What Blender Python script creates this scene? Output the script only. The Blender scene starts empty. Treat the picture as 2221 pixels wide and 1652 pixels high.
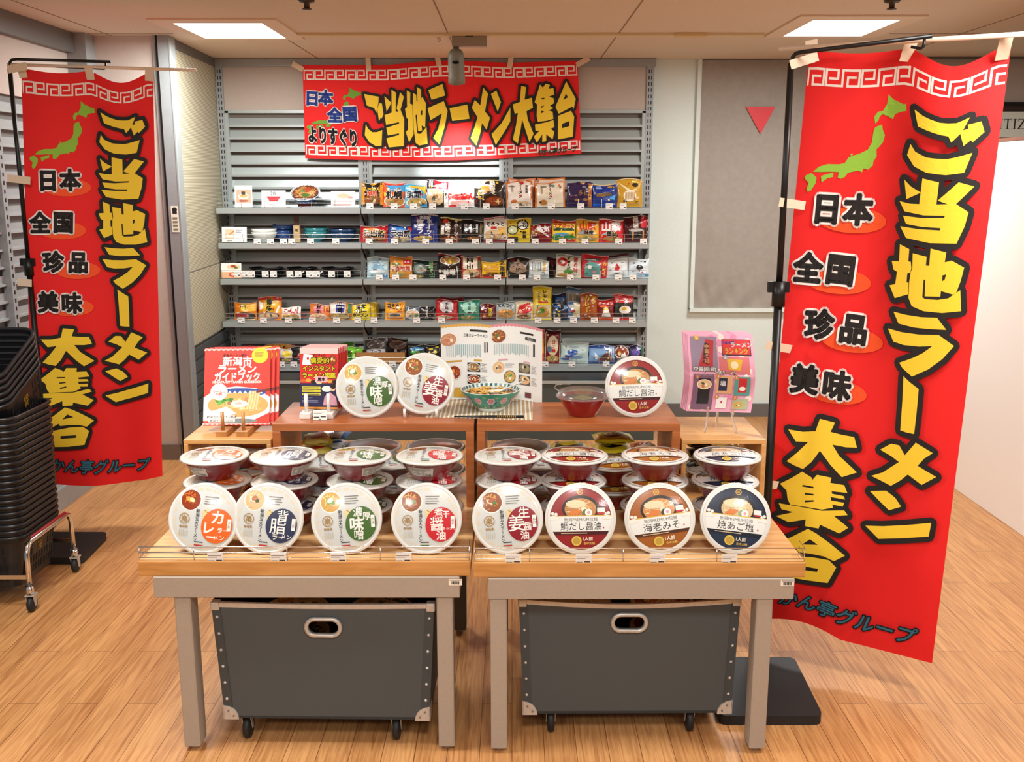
import bpy, bmesh, math, random
from mathutils import Vector, Matrix, geometry

S = bpy.context.scene
COL = S.collection
PI = math.pi

# ------------------------------------------------------------------ camera, world, lights, exposure
FPX, EYE = 2150.0, 1.56
PITCH = math.atan((826 - 390) / FPX)
cam = bpy.data.cameras.new('camera')
cam.sensor_width = 36.0
cam.lens = 36.0 * FPX / 2221
cam.clip_start = 0.05
co = bpy.data.objects.new('camera', cam)
COL.objects.link(co)
co.location = (0, 0, EYE)
co.rotation_euler = (PI / 2 - PITCH, 0, 0)
S.camera = co

w = bpy.data.worlds.new('store_surroundings')
S.world = w
w.use_nodes = True
w.node_tree.nodes['Background'].inputs[0].default_value = (0.98, 0.98, 1.0, 1)
w.node_tree.nodes['Background'].inputs[1].default_value = 0.16

S.view_settings.view_transform = 'Standard'
S.view_settings.look = 'None'
S.view_settings.gamma = 1
S.view_settings.use_curve_mapping = False
S.view_settings.exposure = 0.27


def area(name, loc, sx, sy, power, col=(1, 0.985, 0.95), rot=(0, 0, 0)):
    l = bpy.data.lights.new(name, 'AREA')
    l.shape = 'RECTANGLE'
    l.size, l.size_y, l.energy, l.color = sx, sy, power, col
    o = bpy.data.objects.new(name, l)
    COL.objects.link(o)
    o.location = loc
    o.rotation_euler = rot
    return o


CEIL = 2.30
for lx, ly in [(-1.41, 5.22), (1.62, 5.15), (-1.41, 2.3), (1.62, 2.3), (0.1, 0.6), (-1.41, -0.6), (1.62, -0.6)]:
    area('ceiling_panel_light', (lx, ly, CEIL - 0.03), 0.42, 0.46, 27 if ly > 4 else 33)
sp = bpy.data.lights.new('spot_lamp', 'SPOT')
sp.energy, sp.color, sp.spot_size, sp.spot_blend, sp.shadow_soft_size = 110, (1, 0.98, 0.97), math.radians(37), 0.8, 0.03
spo = bpy.data.objects.new('spot_lamp', sp)
COL.objects.link(spo)
spo.location = (-0.285, 5.62, 2.04)
spo.rotation_euler = (Vector((-0.33, 6.42, 1.64)) - spo.location).to_track_quat('-Z', 'Y').to_euler()

# ------------------------------------------------------------------ camera geometry helpers (pixels of the photo -> points in the place)
CP, SP = math.cos(PITCH), math.sin(PITCH)


def ray(x, y):
    a, b = (x - 1110.5) / FPX, -(y - 826) / FPX
    return a, CP + b * SP, -SP + b * CP


def atY(x, y, Y):
    r = ray(x, y)
    t = Y / r[1]
    return Vector((r[0] * t, Y, EYE + r[2] * t))


def atZ(x, y, Z):
    r = ray(x, y)
    t = (Z - EYE) / r[2]
    return Vector((r[0] * t, r[1] * t, Z))


# ------------------------------------------------------------------ materials
def lin(h):
    if not isinstance(h, str):
        return tuple(h)[:3]
    v = [int(h[i:i + 2], 16) / 255 for i in (0, 2, 4)]
    return tuple(c / 12.92 if c <= 0.04045 else ((c + 0.055) / 1.055) ** 2.4 for c in v)


MATS = {}


def mat(name, col, rough=0.5, metal=0.0, coat=0.0, noise=0.0, nscale=40, bump=0.0, trans=0.0, emit=None, alpha=1.0, spec=0.5):
    if name in MATS:
        return MATS[name]
    m = bpy.data.materials.new(name)
    m.use_nodes = True
    nt = m.node_tree
    b = nt.nodes['Principled BSDF']
    c = lin(col)
    b.inputs['Base Color'].default_value = (*c, 1)
    b.inputs['Roughness'].default_value = rough
    b.inputs['Metallic'].default_value = metal
    b.inputs['Coat Weight'].default_value = coat
    b.inputs['Coat Roughness'].default_value = 0.12
    b.inputs['Transmission Weight'].default_value = trans
    b.inputs['Specular IOR Level'].default_value = spec
    b.inputs['Alpha'].default_value = alpha
    if emit:
        b.inputs['Emission Color'].default_value = (*lin(col), 1)
        b.inputs['Emission Strength'].default_value = emit
    if noise or bump:
        tc = nt.nodes.new('ShaderNodeTexCoord')
        n = nt.nodes.new('ShaderNodeTexNoise')
        n.inputs['Scale'].default_value = nscale
        n.inputs['Detail'].default_value = 4
        nt.links.new(tc.outputs['Object'], n.inputs['Vector'])
        if noise:
            r = nt.nodes.new('ShaderNodeValToRGB')
            r.color_ramp.elements[0].position, r.color_ramp.elements[1].position = 0.3, 0.7
            r.color_ramp.elements[0].color = (*[x * (1 - noise) for x in c], 1)
            r.color_ramp.elements[1].color = (*[min(1, x * (1 + noise)) for x in c], 1)
            nt.links.new(n.outputs['Fac'], r.inputs[0])
            nt.links.new(r.outputs[0], b.inputs['Base Color'])
        if bump:
            bp = nt.nodes.new('ShaderNodeBump')
            bp.inputs['Strength'].default_value = bump
            bp.inputs['Distance'].default_value = 0.01
            nt.links.new(n.outputs['Fac'], bp.inputs['Height'])
            nt.links.new(bp.outputs[0], b.inputs['Normal'])
    MATS[name] = m
    return m


def printed(name, rough, coat):
    """ink on a carrier: colour from the mesh's own ink attribute"""
    m = mat(name, 'ffffff', rough, 0, coat)
    nt = m.node_tree
    a = nt.nodes.new('ShaderNodeAttribute')
    a.attribute_name = 'ink'
    nt.links.new(a.outputs['Color'], nt.nodes['Principled BSDF'].inputs['Base Color'])
    return m


INK_CLOTH = printed('printed_cloth', 0.75, 0)
INK_FILM = printed('printed_film', 0.28, 0.25)
INK_PAPER = printed('printed_paper', 0.5, 0.05)
INK_LID = printed('printed_lid', 0.35, 0.55)


def wood(name, c1, c2, scale=(3, 30, 30), rough=0.4, coat=0.1, dark=None):
    m = bpy.data.materials.new(name)
    m.use_nodes = True
    nt = m.node_tree
    b = nt.nodes['Principled BSDF']
    b.inputs['Roughness'].default_value = rough
    b.inputs['Coat Weight'].default_value = coat
    tc = nt.nodes.new('ShaderNodeTexCoord')
    mp = nt.nodes.new('ShaderNodeMapping')
    mp.inputs['Scale'].default_value = scale
    n = nt.nodes.new('ShaderNodeTexNoise')
    n.inputs['Scale'].default_value = 2.2
    n.inputs['Detail'].default_value = 6
    n.inputs['Distortion'].default_value = 0.6
    r = nt.nodes.new('ShaderNodeValToRGB')
    r.color_ramp.elements[0].position, r.color_ramp.elements[1].position = 0.32, 0.68
    r.color_ramp.elements[0].color = (*lin(c1), 1)
    r.color_ramp.elements[1].color = (*lin(c2), 1)
    nt.links.new(tc.outputs['Object'], mp.inputs[0])
    nt.links.new(mp.outputs[0], n.inputs['Vector'])
    nt.links.new(n.outputs['Fac'], r.inputs[0])
    nt.links.new(r.outputs[0], b.inputs['Base Color'])
    MATS[name] = m
    return m


def floor_material():
    m = bpy.data.materials.new('oak_plank_floor')
    m.use_nodes = True
    nt = m.node_tree
    L = nt.links.new
    b = nt.nodes['Principled BSDF']
    b.inputs['Roughness'].default_value = 0.33
    tc = nt.nodes.new('ShaderNodeTexCoord')
    mp = nt.nodes.new('ShaderNodeMapping')
    mp.inputs['Rotation'].default_value = (0, 0, PI / 2)
    br = nt.nodes.new('ShaderNodeTexBrick')
    br.offset = 0.37
    br.inputs['Color1'].default_value = (*lin('d29c64'), 1)
    br.inputs['Color2'].default_value = (*lin('c08a55'), 1)
    br.inputs['Mortar'].default_value = (*lin('7a4d2c'), 1)
    br.inputs['Scale'].default_value = 1
    br.inputs['Mortar Size'].default_value = 0.0011
    br.inputs['Mortar Smooth'].default_value = 0.3
    br.inputs['Bias'].default_value = -0.15
    br.inputs['Brick Width'].default_value = 0.92
    br.inputs['Row Height'].default_value = 0.09
    L(tc.outputs['Object'], mp.inputs[0])
    L(mp.outputs[0], br.inputs['Vector'])
    m2 = nt.nodes.new('ShaderNodeMapping')
    m2.inputs['Scale'].default_value = (48, 2.0, 1)
    n = nt.nodes.new('ShaderNodeTexNoise')
    n.inputs['Scale'].default_value = 2.0
    n.inputs['Detail'].default_value = 7
    n.inputs['Distortion'].default_value = 1.1
    L(tc.outputs['Object'], m2.inputs[0])
    L(m2.outputs[0], n.inputs['Vector'])
    r = nt.nodes.new('ShaderNodeValToRGB')
    e = r.color_ramp.elements
    e[0].position, e[1].position = 0.3, 0.6
    e[0].color = (0.5, 0.36, 0.27, 1)
    e[1].color = (1, 1, 1, 1)
    L(n.outputs['Fac'], r.inputs[0])
    mx = nt.nodes.new('ShaderNodeMix')
    mx.data_type = 'RGBA'
    mx.blend_type = 'MULTIPLY'
    mx.inputs['Factor'].default_value = 0.75
    L(br.outputs['Color'], mx.inputs['A'])
    L(r.outputs[0], mx.inputs['B'])
    L(mx.outputs['Result'], b.inputs['Base Color'])
    MATS['floor'] = m
    return m


def lined(name, c1, c2, period, axis=2, rough=0.6):
    """fine grooves running across the given axis of the panel"""
    m = bpy.data.materials.new(name)
    m.use_nodes = True
    nt = m.node_tree
    b = nt.nodes['Principled BSDF']
    b.inputs['Roughness'].default_value = rough
    tc = nt.nodes.new('ShaderNodeTexCoord')
    sx = nt.nodes.new('ShaderNodeSeparateXYZ')
    mu = nt.nodes.new('ShaderNodeMath')
    mu.operation = 'MULTIPLY'
    mu.inputs[1].default_value = 2 * PI / period
    si = nt.nodes.new('ShaderNodeMath')
    si.operation = 'SINE'
    r = nt.nodes.new('ShaderNodeValToRGB')
    r.color_ramp.elements[0].position, r.color_ramp.elements[1].position = 0.1, 0.6
    r.color_ramp.elements[0].color = (*lin(c1), 1)
    r.color_ramp.elements[1].color = (*lin(c2), 1)
    nt.links.new(tc.outputs['Object'], sx.inputs[0])
    nt.links.new(sx.outputs[axis], mu.inputs[0])
    nt.links.new(mu.outputs[0], si.inputs[0])
    nt.links.new(si.outputs[0], r.inputs[0])
    nt.links.new(r.outputs[0], b.inputs['Base Color'])
    MATS[name] = m
    return m


M_FLOOR = floor_material()
M_CEIL = mat('ceiling_board', 'd9c8b2', 0.9, noise=0.06, nscale=120, bump=0.15)
M_WALL = mat('painted_wall', 'dbe8e3', 0.7, noise=0.02, nscale=60)
M_PANEL = mat('beige_wall_panel', 'bcb2a8', 0.6, noise=0.03, nscale=90)
M_GREY = mat('grey_metal', '9ea6a8', 0.45, 0.3, noise=0.04, nscale=60)
M_DGREY = mat('dark_grey_metal', '6d6d6b', 0.5, 0.2)
M_SHELF = mat('shelf_metal', 'a8b4b4', 0.35, 0.3)
M_CHROME = mat('chrome_wire', 'e4e4e4', 0.16, 1.0)
M_STEEL = mat('worn_steel', 'c6c3bc', 0.4, 0.45, noise=0.08, nscale=80)
M_BLACK = mat('black_metal', '141414', 0.4, 0.2)
M_BPLASTIC = mat('black_plastic', '17171a', 0.38)
M_RUBBER = mat('black_rubber', '1b1c1e', 0.6)
M_TAUPE = mat('taupe_paint', 'a79b8c', 0.5, noise=0.03, nscale=120)
M_FIBRE = mat('grey_fibreboard', '4a4f50', 0.7, noise=0.05, nscale=200)
M_FIBRE2 = mat('grey_fibre_edging', '404444', 0.7)
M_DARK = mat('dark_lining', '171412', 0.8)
M_TEAL = mat('dark_green_panel', '3f4845', 0.6)
M_BEIGE = mat('cream_trim', 'd8c59a', 0.7)
M_TAPE = mat('beige_tape', 'e3cdb2', 0.6)
M_WHITE = mat('white_plastic', 'ebe8e2', 0.45)
M_ROD = mat('white_rod', 'e6d2bd', 0.4)
M_BURG = mat('burgundy_bowl', '8c1216', 0.25, coat=0.6)
M_LIDRIM = mat('white_lid_rim', 'd9dad4', 0.25, coat=0.5)
M_CLEAR = mat('clear_film', 'ffffff', 0.06, trans=1.0, alpha=0.22)
M_ACRYL = mat('clear_acrylic', 'f4f6f6', 0.05, trans=0.9, alpha=0.55)
M_PORC = mat('white_porcelain', 'e9ece6', 0.2, coat=0.5)
M_BLUEB = mat('blue_porcelain', '27549a', 0.2, coat=0.5)
M_TEALB = mat('teal_porcelain', '2f7f86', 0.2, coat=0.5)
M_DISH = mat('dark_dish', '1c1f22', 0.2, coat=0.5)
M_RED = mat('red_rubber', 'a3202b', 0.5)
M_GLOW = mat('light_diffuser', 'ffffff', 0.5, emit=9)
M_CARD = mat('cardboard', 'a5743f', 0.8, noise=0.05)
M_CLOTH = mat('grey_cloth', '9d968d', 0.85, noise=0.05, nscale=30, bump=0.1)
M_TOP = wood('light_table_wood', 'd2a066', 'e4bb84', (2, 30, 30))
M_EDGE = wood('worn_table_edge', 'b9803f', 'd29b5b', (2.5, 20, 20))
M_BENCH = wood('cherry_wood', 'a0562a', 'b66c3b', (2, 24, 24), 0.35)
M_BOX = wood('pale_box_wood', 'c98f4d', 'dbab6c', (2, 24, 24))
M_STAND = wood('oak_stand', 'a9703a', 'c48c50', (14, 14, 3))


# ------------------------------------------------------------------ mesh builder
class MB:
    def __init__(self):
        self.v, self.f, self.m, self.c, self.sm = [], [], [], [], []
        self.mats = []

    def mi(self, m):
        if m not in self.mats:
            self.mats.append(m)
        return self.mats.index(m)

    def add(self, verts, faces, m, smooth=False, col=None):
        o, k = len(self.v), self.mi(m)
        self.v += [tuple(p) for p in verts]
        for f in faces:
            self.f.append([o + i for i in f])
            self.m.append(k)
            self.c.append(col)
            self.sm.append(smooth)
        return self

    def box(self, a, b, m, col=None, M=None):
        x0, y0, z0 = a
        x1, y1, z1 = b
        v = [(x0, y0, z0), (x1, y0, z0), (x1, y1, z0), (x0, y1, z0), (x0, y0, z1), (x1, y0, z1), (x1, y1, z1), (x0, y1, z1)]
        if M:
            v = [M @ Vector(p) for p in v]
        return self.add(v, [(3, 2, 1, 0), (4, 5, 6, 7), (0, 1, 5, 4), (1, 2, 6, 5), (2, 3, 7, 6), (3, 0, 4, 7)], m, False, col)

    def bbox(self, a, b, m, r=0.004, seg=2):
        """box with rounded edges"""
        bm = bmesh.new()
        bmesh.ops.create_cube(bm, size=1)
        for v in bm.verts:
            v.co = Vector(((a[i] + b[i]) / 2 + v.co[i] * (b[i] - a[i])) for i in range(3))
        bmesh.ops.bevel(bm, geom=list(bm.edges), offset=r, segments=seg, affect='EDGES', profile=0.5)
        bm.verts.index_update()
        self.add([v.co.copy() for v in bm.verts], [[v.index for v in f.verts] for f in bm.faces], m, False)
        bm.free()
        return self

    def tube(self, pts, r, m, n=8, closed=False, r2=None):
        P = [Vector(p) for p in pts]
        if not closed and len(P) == 2:
            pass
        k = len(P)
        vs, fs = [], []
        up = None
        for i, p in enumerate(P):
            if closed:
                d = P[(i + 1) % k] - P[i - 1]
            else:
                d = P[min(i + 1, k - 1)] - P[max(i - 1, 0)]
            d.normalize()
            if up is None:
                up = d.orthogonal().normalized()
            up = (up - d * up.dot(d))
            if up.length < 1e-6:
                up = d.orthogonal()
            up.normalize()
            q = d.cross(up)
            rr = r if r2 is None else r + (r2 - r) * i / (k - 1)
            for j in range(n):
                a = 2 * PI * j / n
                vs.append(p + (up * math.cos(a) + q * math.sin(a)) * rr)
        for i in range(k if closed else k - 1):
            i2 = (i + 1) % k
            for j in range(n):
                j2 = (j + 1) % n
                fs.append((i * n + j, i * n + j2, i2 * n + j2, i2 * n + j))
        if not closed:
            fs.append(list(range(n))[::-1])
            fs.append([(k - 1) * n + j for j in range(n)])
        return self.add(vs, fs, m, n > 5)

    def lathe(self, prof, m, n=32, M=None, smooth=True, col=None):
        vs, fs = [], []
        for (r, z) in prof:
            for j in range(n):
                a = 2 * PI * j / n
                vs.append((r * math.cos(a), r * math.sin(a), z))
        for i in range(len(prof) - 1):
            for j in range(n):
                j2 = (j + 1) % n
                fs.append((i * n + j, i * n + j2, (i + 1) * n + j2, (i + 1) * n + j))
        if M:
            vs = [M @ Vector(p) for p in vs]
        return self.add(vs, fs, m, smooth, col)

    def disc(self, r, z, m, n=32, M=None, col=None, flip=False):
        vs = [(r * math.cos(2 * PI * j / n), r * math.sin(2 * PI * j / n), z) for j in range(n)]
        if M:
            vs = [M @ Vector(p) for p in vs]
        return self.add(vs, [list(range(n))[::-1] if flip else list(range(n))], m, False, col)

    def prism(self, poly, y0, y1, m, axis='Y'):
        """2-D outline (x, z) pushed from y0 to y1"""
        n = len(poly)
        f = (lambda p, y: (p[0], y, p[1])) if axis == 'Y' else ((lambda p, y: (y, p[0], p[1])) if axis == 'X' else (lambda p, y: (p[0], p[1], y)))
        vs = [f(p, y0) for p in poly] + [f(p, y1) for p in poly]
        tri = geometry.tessellate_polygon([[Vector((p[0], p[1], 0)) for p in poly]])
        fs = [tuple(t) for t in tri] + [tuple(n + i for i in t)[::-1] for t in tri]
        fs += [(i, (i + 1) % n, n + (i + 1) % n, n + i) for i in range(n)]
        return self.add(vs, fs, m)

    def grid(self, fn, nu, nv, m, col=None, smooth=True, flip=False):
        vs = [fn(i / nu, j / nv) for j in range(nv + 1) for i in range(nu + 1)]
        fs = []
        for j in range(nv):
            for i in range(nu):
                q = (j * (nu + 1) + i, j * (nu + 1) + i + 1, (j + 1) * (nu + 1) + i + 1, (j + 1) * (nu + 1) + i)
                fs.append(q[::-1] if flip else q)
        return self.add(vs, fs, m, smooth, col)

    def mesh(self, name):
        me = bpy.data.meshes.new(name)
        me.from_pydata(self.v, [], self.f)
        for m in self.mats:
            me.materials.append(m)
        me.polygons.foreach_set('material_index', self.m)
        me.polygons.foreach_set('use_smooth', self.sm)
        if any(c is not None for c in self.c):
            a = me.color_attributes.new('ink', 'FLOAT_COLOR', 'CORNER')
            buf = []
            for f, c in zip(self.f, self.c):
                l = (*lin(c), 1.0) if c is not None else (1, 1, 1, 1)
                buf += l * len(f)
            a.data.foreach_set('color', buf)
        me.update()
        return me


def link(name, data, parent=None, loc=(0, 0, 0), rot=(0, 0, 0)):
    o = bpy.data.objects.new(name, data)
    COL.objects.link(o)
    o.location = loc
    o.rotation_euler = rot
    if parent:
        o.parent = parent
    return o


def tag(o, label, cat, group=None):
    o['label'] = label
    o['category'] = cat
    if group:
        o['group'] = group
    return o


def thing(name, label, cat, loc=(0, 0, 0), rot=(0, 0, 0), group=None):
    return tag(link(name, None, None, loc, rot), label, cat, group)


def part(parent, name, mb, label=None):
    o = link(name, mb.mesh(name), parent)
    if label:
        o['label'] = label
    return o


def solo(name, mb, label, cat, loc=(0, 0, 0), rot=(0, 0, 0), group=None):
    return tag(link(name, mb.mesh(name), None, loc, rot), label, cat, group)


def struct(name, mb, loc=(0, 0, 0)):
    o = link(name, mb.mesh(name), None, loc)
    o['kind'] = 'structure'
    return o


def dup(root, loc, rot=None, label=None, group=None):
    r = root.copy()
    COL.objects.link(r)
    r.location = loc
    if rot is not None:
        r.rotation_euler = rot
    if label:
        r['label'] = label
    if group:
        r['group'] = group
    for ch in list(root.children):
        c = ch.copy()
        COL.objects.link(c)
        c.parent = r
        for g in list(ch.children):
            d = g.copy()
            COL.objects.link(d)
            d.parent = c
    return r


# ------------------------------------------------------------------ flat printing: shapes and lettering in a plane, laid onto a surface
_TXT = {}


def glyphs(s, bold=0.0, res=2):
    k = (s, bold, res)
    if k not in _TXT:
        c = bpy.data.curves.new('t', 'FONT')
        c.body, c.size, c.offset, c.resolution_u, c.fill_mode = s, 1, bold, res, 'FRONT'
        o = bpy.data.objects.new('t', c)
        COL.objects.link(o)
        me = bpy.data.meshes.new_from_object(o.evaluated_get(bpy.context.evaluated_depsgraph_get()))
        bpy.data.objects.remove(o)
        bpy.data.curves.remove(c)
        me.calc_loop_triangles()
        vs = [(v.co.x, v.co.y) for v in me.vertices]
        _TXT[k] = [tuple(vs[i] for i in t.vertices) for t in me.loop_triangles]
        bpy.data.meshes.remove(me)
    return _TXT[k]


def borders(s, res=2):
    k = (s, 'edge', res)
    if k not in _TXT:
        cnt = {}
        for t in glyphs(s, 0.0, res):
            for i in range(3):
                a, b = t[i], t[(i + 1) % 3]
                e = (a, b) if a < b else (b, a)
                cnt[e] = cnt.get(e, 0) + 1
        _TXT[k] = [e for e, c in cnt.items() if c == 1]
    return _TXT[k]


def fat(s, w, res=2, n=6):
    """lettering thickened by w on every side"""
    if w <= 0:
        return glyphs(s, 0.0, res)
    k = (s, 'fat%.3f' % w, res)
    if k not in _TXT:
        q = Print()
        q.stroke(borders(s, res), 2 * w, None, False, n)
        _TXT[k] = glyphs(s, 0.0, res) + q.L[0][0]
    return _TXT[k]


def bounds(tris):
    xs = [p[0] for t in tris for p in t] or [0]
    ys = [p[1] for t in tris for p in t] or [0]
    return min(xs), max(xs), min(ys), max(ys)


def tess(loops):
    fl = [p for l in loops for p in l]
    t = geometry.tessellate_polygon([[Vector((p[0], p[1], 0)) for p in l] for l in loops])
    return [tuple(fl[i] for i in q) for q in t]


class Print:
    def __init__(self):
        self.L = []

    def tris(self, t, col):
        self.L.append((t, col))

    def rect(self, x0, y0, x1, y1, col):
        self.tris([((x0, y0), (x1, y0), (x1, y1)), ((x0, y0), (x1, y1), (x0, y1))], col)

    def poly(self, loops, col):
        self.tris(tess(loops if isinstance(loops[0][0], (tuple, list)) else [loops]), col)

    def ell(self, cx, cy, rx, ry, col, n=28, a0=0.0, a1=2 * PI, rot=0):
        pts = []
        for i in range(n + (0 if a1 - a0 > 6.2 else 1)):
            a = a0 + (a1 - a0) * i / n
            x, y = rx * math.cos(a), ry * math.sin(a)
            pts.append((cx + x * math.cos(rot) - y * math.sin(rot), cy + x * math.sin(rot) + y * math.cos(rot)))
        self.tris([(pts[0], pts[i], pts[i + 1]) for i in range(1, len(pts) - 1)], col)

    def stroke(self, loops, w, col, closed=True, n=8):
        t = []
        h = w / 2
        for l in loops:
            k = len(l)
            for i in range(k if closed else k - 1):
                a, b = l[i], l[(i + 1) % k]
                dx, dy = b[0] - a[0], b[1] - a[1]
                d = math.hypot(dx, dy) or 1
                nx, ny = -dy / d * h, dx / d * h
                t.append(((a[0] + nx, a[1] + ny), (a[0] - nx, a[1] - ny), (b[0] - nx, b[1] - ny)))
                t.append(((a[0] + nx, a[1] + ny), (b[0] - nx, b[1] - ny), (b[0] + nx, b[1] + ny)))
            if n:
                for p in l:
                    q = [(p[0] + h * math.cos(2 * PI * j / n), p[1] + h * math.sin(2 * PI * j / n)) for j in range(n)]
                    t += [(q[0], q[j], q[j + 1]) for j in range(1, n - 1)]
        self.tris(t, col)

    def ring(self, cx, cy, r, w, col, n=32, dash=0):
        t = []
        for i in range(n):
            if dash and i % dash == dash - 1:
                continue
            a, b = 2 * PI * i / n, 2 * PI * (i + 1) / n
            p = [(cx + q * math.cos(c), cy + q * math.sin(c)) for q in (r - w / 2, r + w / 2) for c in (a, b)]
            t += [(p[0], p[1], p[3]), (p[0], p[3], p[2])]
        self.tris(t, col)

    def text(self, s, cx, cy, h, col, bold=0.0, w=None, rot=0.0, vert=False, out=None, outw=0.06, res=2, shear=0.0):
        if vert:
            n = len(s)
            for o in ([out] if out else []) + [None]:
                acc = []
                for i, ch in enumerate(s):
                    if ch == ' ':
                        continue
                    g = fat('|' if ch == 'ー' else ch, bold + (outw if o else 0), res)
                    b = bounds(glyphs('|' if ch == 'ー' else ch, 0.0, res))
                    mx, my = ((b[0] + b[1]) / 2, (b[2] + b[3]) / 2)
                    oy = ((n - 1) / 2 - i) * h
                    acc += [tuple(((p[0] - mx) * h, (p[1] - my) * h + oy) for p in t) for t in g]
                self._place(acc, cx, cy, rot, o or col)
            return
        b = bounds(glyphs(s, 0.0, res))
        sx = h if w is None else w / max(1e-6, b[1] - b[0])
        for o in ([out] if out else []) + [None]:
            g = fat(s, bold + (outw if o else 0), res)
            acc = [tuple(((p[0] - (b[0] + b[1]) / 2) * sx + shear * (p[1] - 0.38) * h, (p[1] - (b[2] + b[3]) / 2) * h) for p in t) for t in g]
            self._place(acc, cx, cy, rot, o or col)

    def _place(self, acc, cx, cy, rot, col):
        c, s = math.cos(rot), math.sin(rot)
        self.tris([tuple((cx + p[0] * c - p[1] * s, cy + p[0] * s + p[1] * c) for p in t) for t in acc], col)

    def lines(self, x0, y0, x1, y1, n, col, seed=0, thick=0.4, vert=False):
        """a block of fine unreadable small print"""
        r = random.Random(seed)
        t = []
        for i in range(n):
            if vert:
                a = x0 + (x1 - x0) * (i + 0.5) / n
                hw = (x1 - x0) / n * thick / 2
                e = y1 - (y1 - y0) * r.uniform(0.75, 1)
                t.append(((a - hw, e), (a + hw, e), (a + hw, y1)))
                t.append(((a - hw, e), (a + hw, y1), (a - hw, y1)))
            else:
                a = y0 + (y1 - y0) * (i + 0.5) / n
                hh = (y1 - y0) / n * thick / 2
                e = x0 + (x1 - x0) * r.uniform(0.6, 1)
                t.append(((x0, a - hh), (e, a - hh), (e, a + hh)))
                t.append(((x0, a - hh), (e, a + hh), (x0, a + hh)))
        self.tris(t, col)

    def food(self, cx, cy, rx, ry, pal, seed=0, n=16, bowl=None):
        r = random.Random(seed)
        if bowl:
            self.ell(cx, cy, rx * 1.12, ry * 1.14, bowl, 28)
        self.ell(cx, cy, rx, ry, pal[0], 26)
        for k in range(n):
            a, q = r.uniform(0, 2 * PI), r.uniform(0.05, 0.6) ** 0.6
            px, py = cx + rx * q * math.cos(a), cy + ry * q * math.sin(a)
            d, cv, ln = r.uniform(0, PI), r.uniform(-1.2, 1.2), r.uniform(0.2, 0.34)
            pl = [(px, py)]
            for i in range(4):
                d += cv * 0.5
                px += rx * ln * 0.5 * math.cos(d)
                py += ry * ln * 0.5 * math.sin(d)
                if ((px - cx) / rx) ** 2 + ((py - cy) / ry) ** 2 > 0.86:
                    break
                pl.append((px, py))
            if len(pl) > 1:
                self.stroke([pl], min(rx, ry) * 0.09, pal[1 + k % 2], False, 0)
        for k in range(3, len(pal)):
            a, q = r.uniform(0, 2 * PI), r.uniform(0.15, 0.5)
            self.ell(cx + rx * q * math.cos(a), cy + ry * q * math.sin(a), rx * r.uniform(0.18, 0.34), ry * r.uniform(0.18, 0.34), pal[k], 9, rot=r.uniform(0, 3))

    def emit(self, mb, fn, m, hmax=1e9, step=0.0003, most=0.0012, lift=0.0):
        step = min(step, most / max(1, len(self.L)))
        for k, (tl, col) in enumerate(self.L):
            vs, fs = [], []
            d = (k + 1) * step + lift
            stack = list(tl)
            while stack:
                t = stack.pop()
                e = [(math.dist(t[i], t[(i + 1) % 3]), i) for i in range(3)]
                l, i = max(e)
                if l > hmax:
                    a, b, c = t[i], t[(i + 1) % 3], t[(i + 2) % 3]
                    mm = ((a[0] + b[0]) / 2, (a[1] + b[1]) / 2)
                    stack.append((a, mm, c))
                    stack.append((mm, b, c))
                    continue
                o = len(vs)
                ar = (t[1][0] - t[0][0]) * (t[2][1] - t[0][1]) - (t[2][0] - t[0][0]) * (t[1][1] - t[0][1])
                vs += [fn(p[0], p[1], d) for p in t]
                fs.append((o, o + 1, o + 2) if ar > 0 else (o, o + 2, o + 1))
            mb.add(vs, fs, m, False, col)
        return mb


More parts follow.
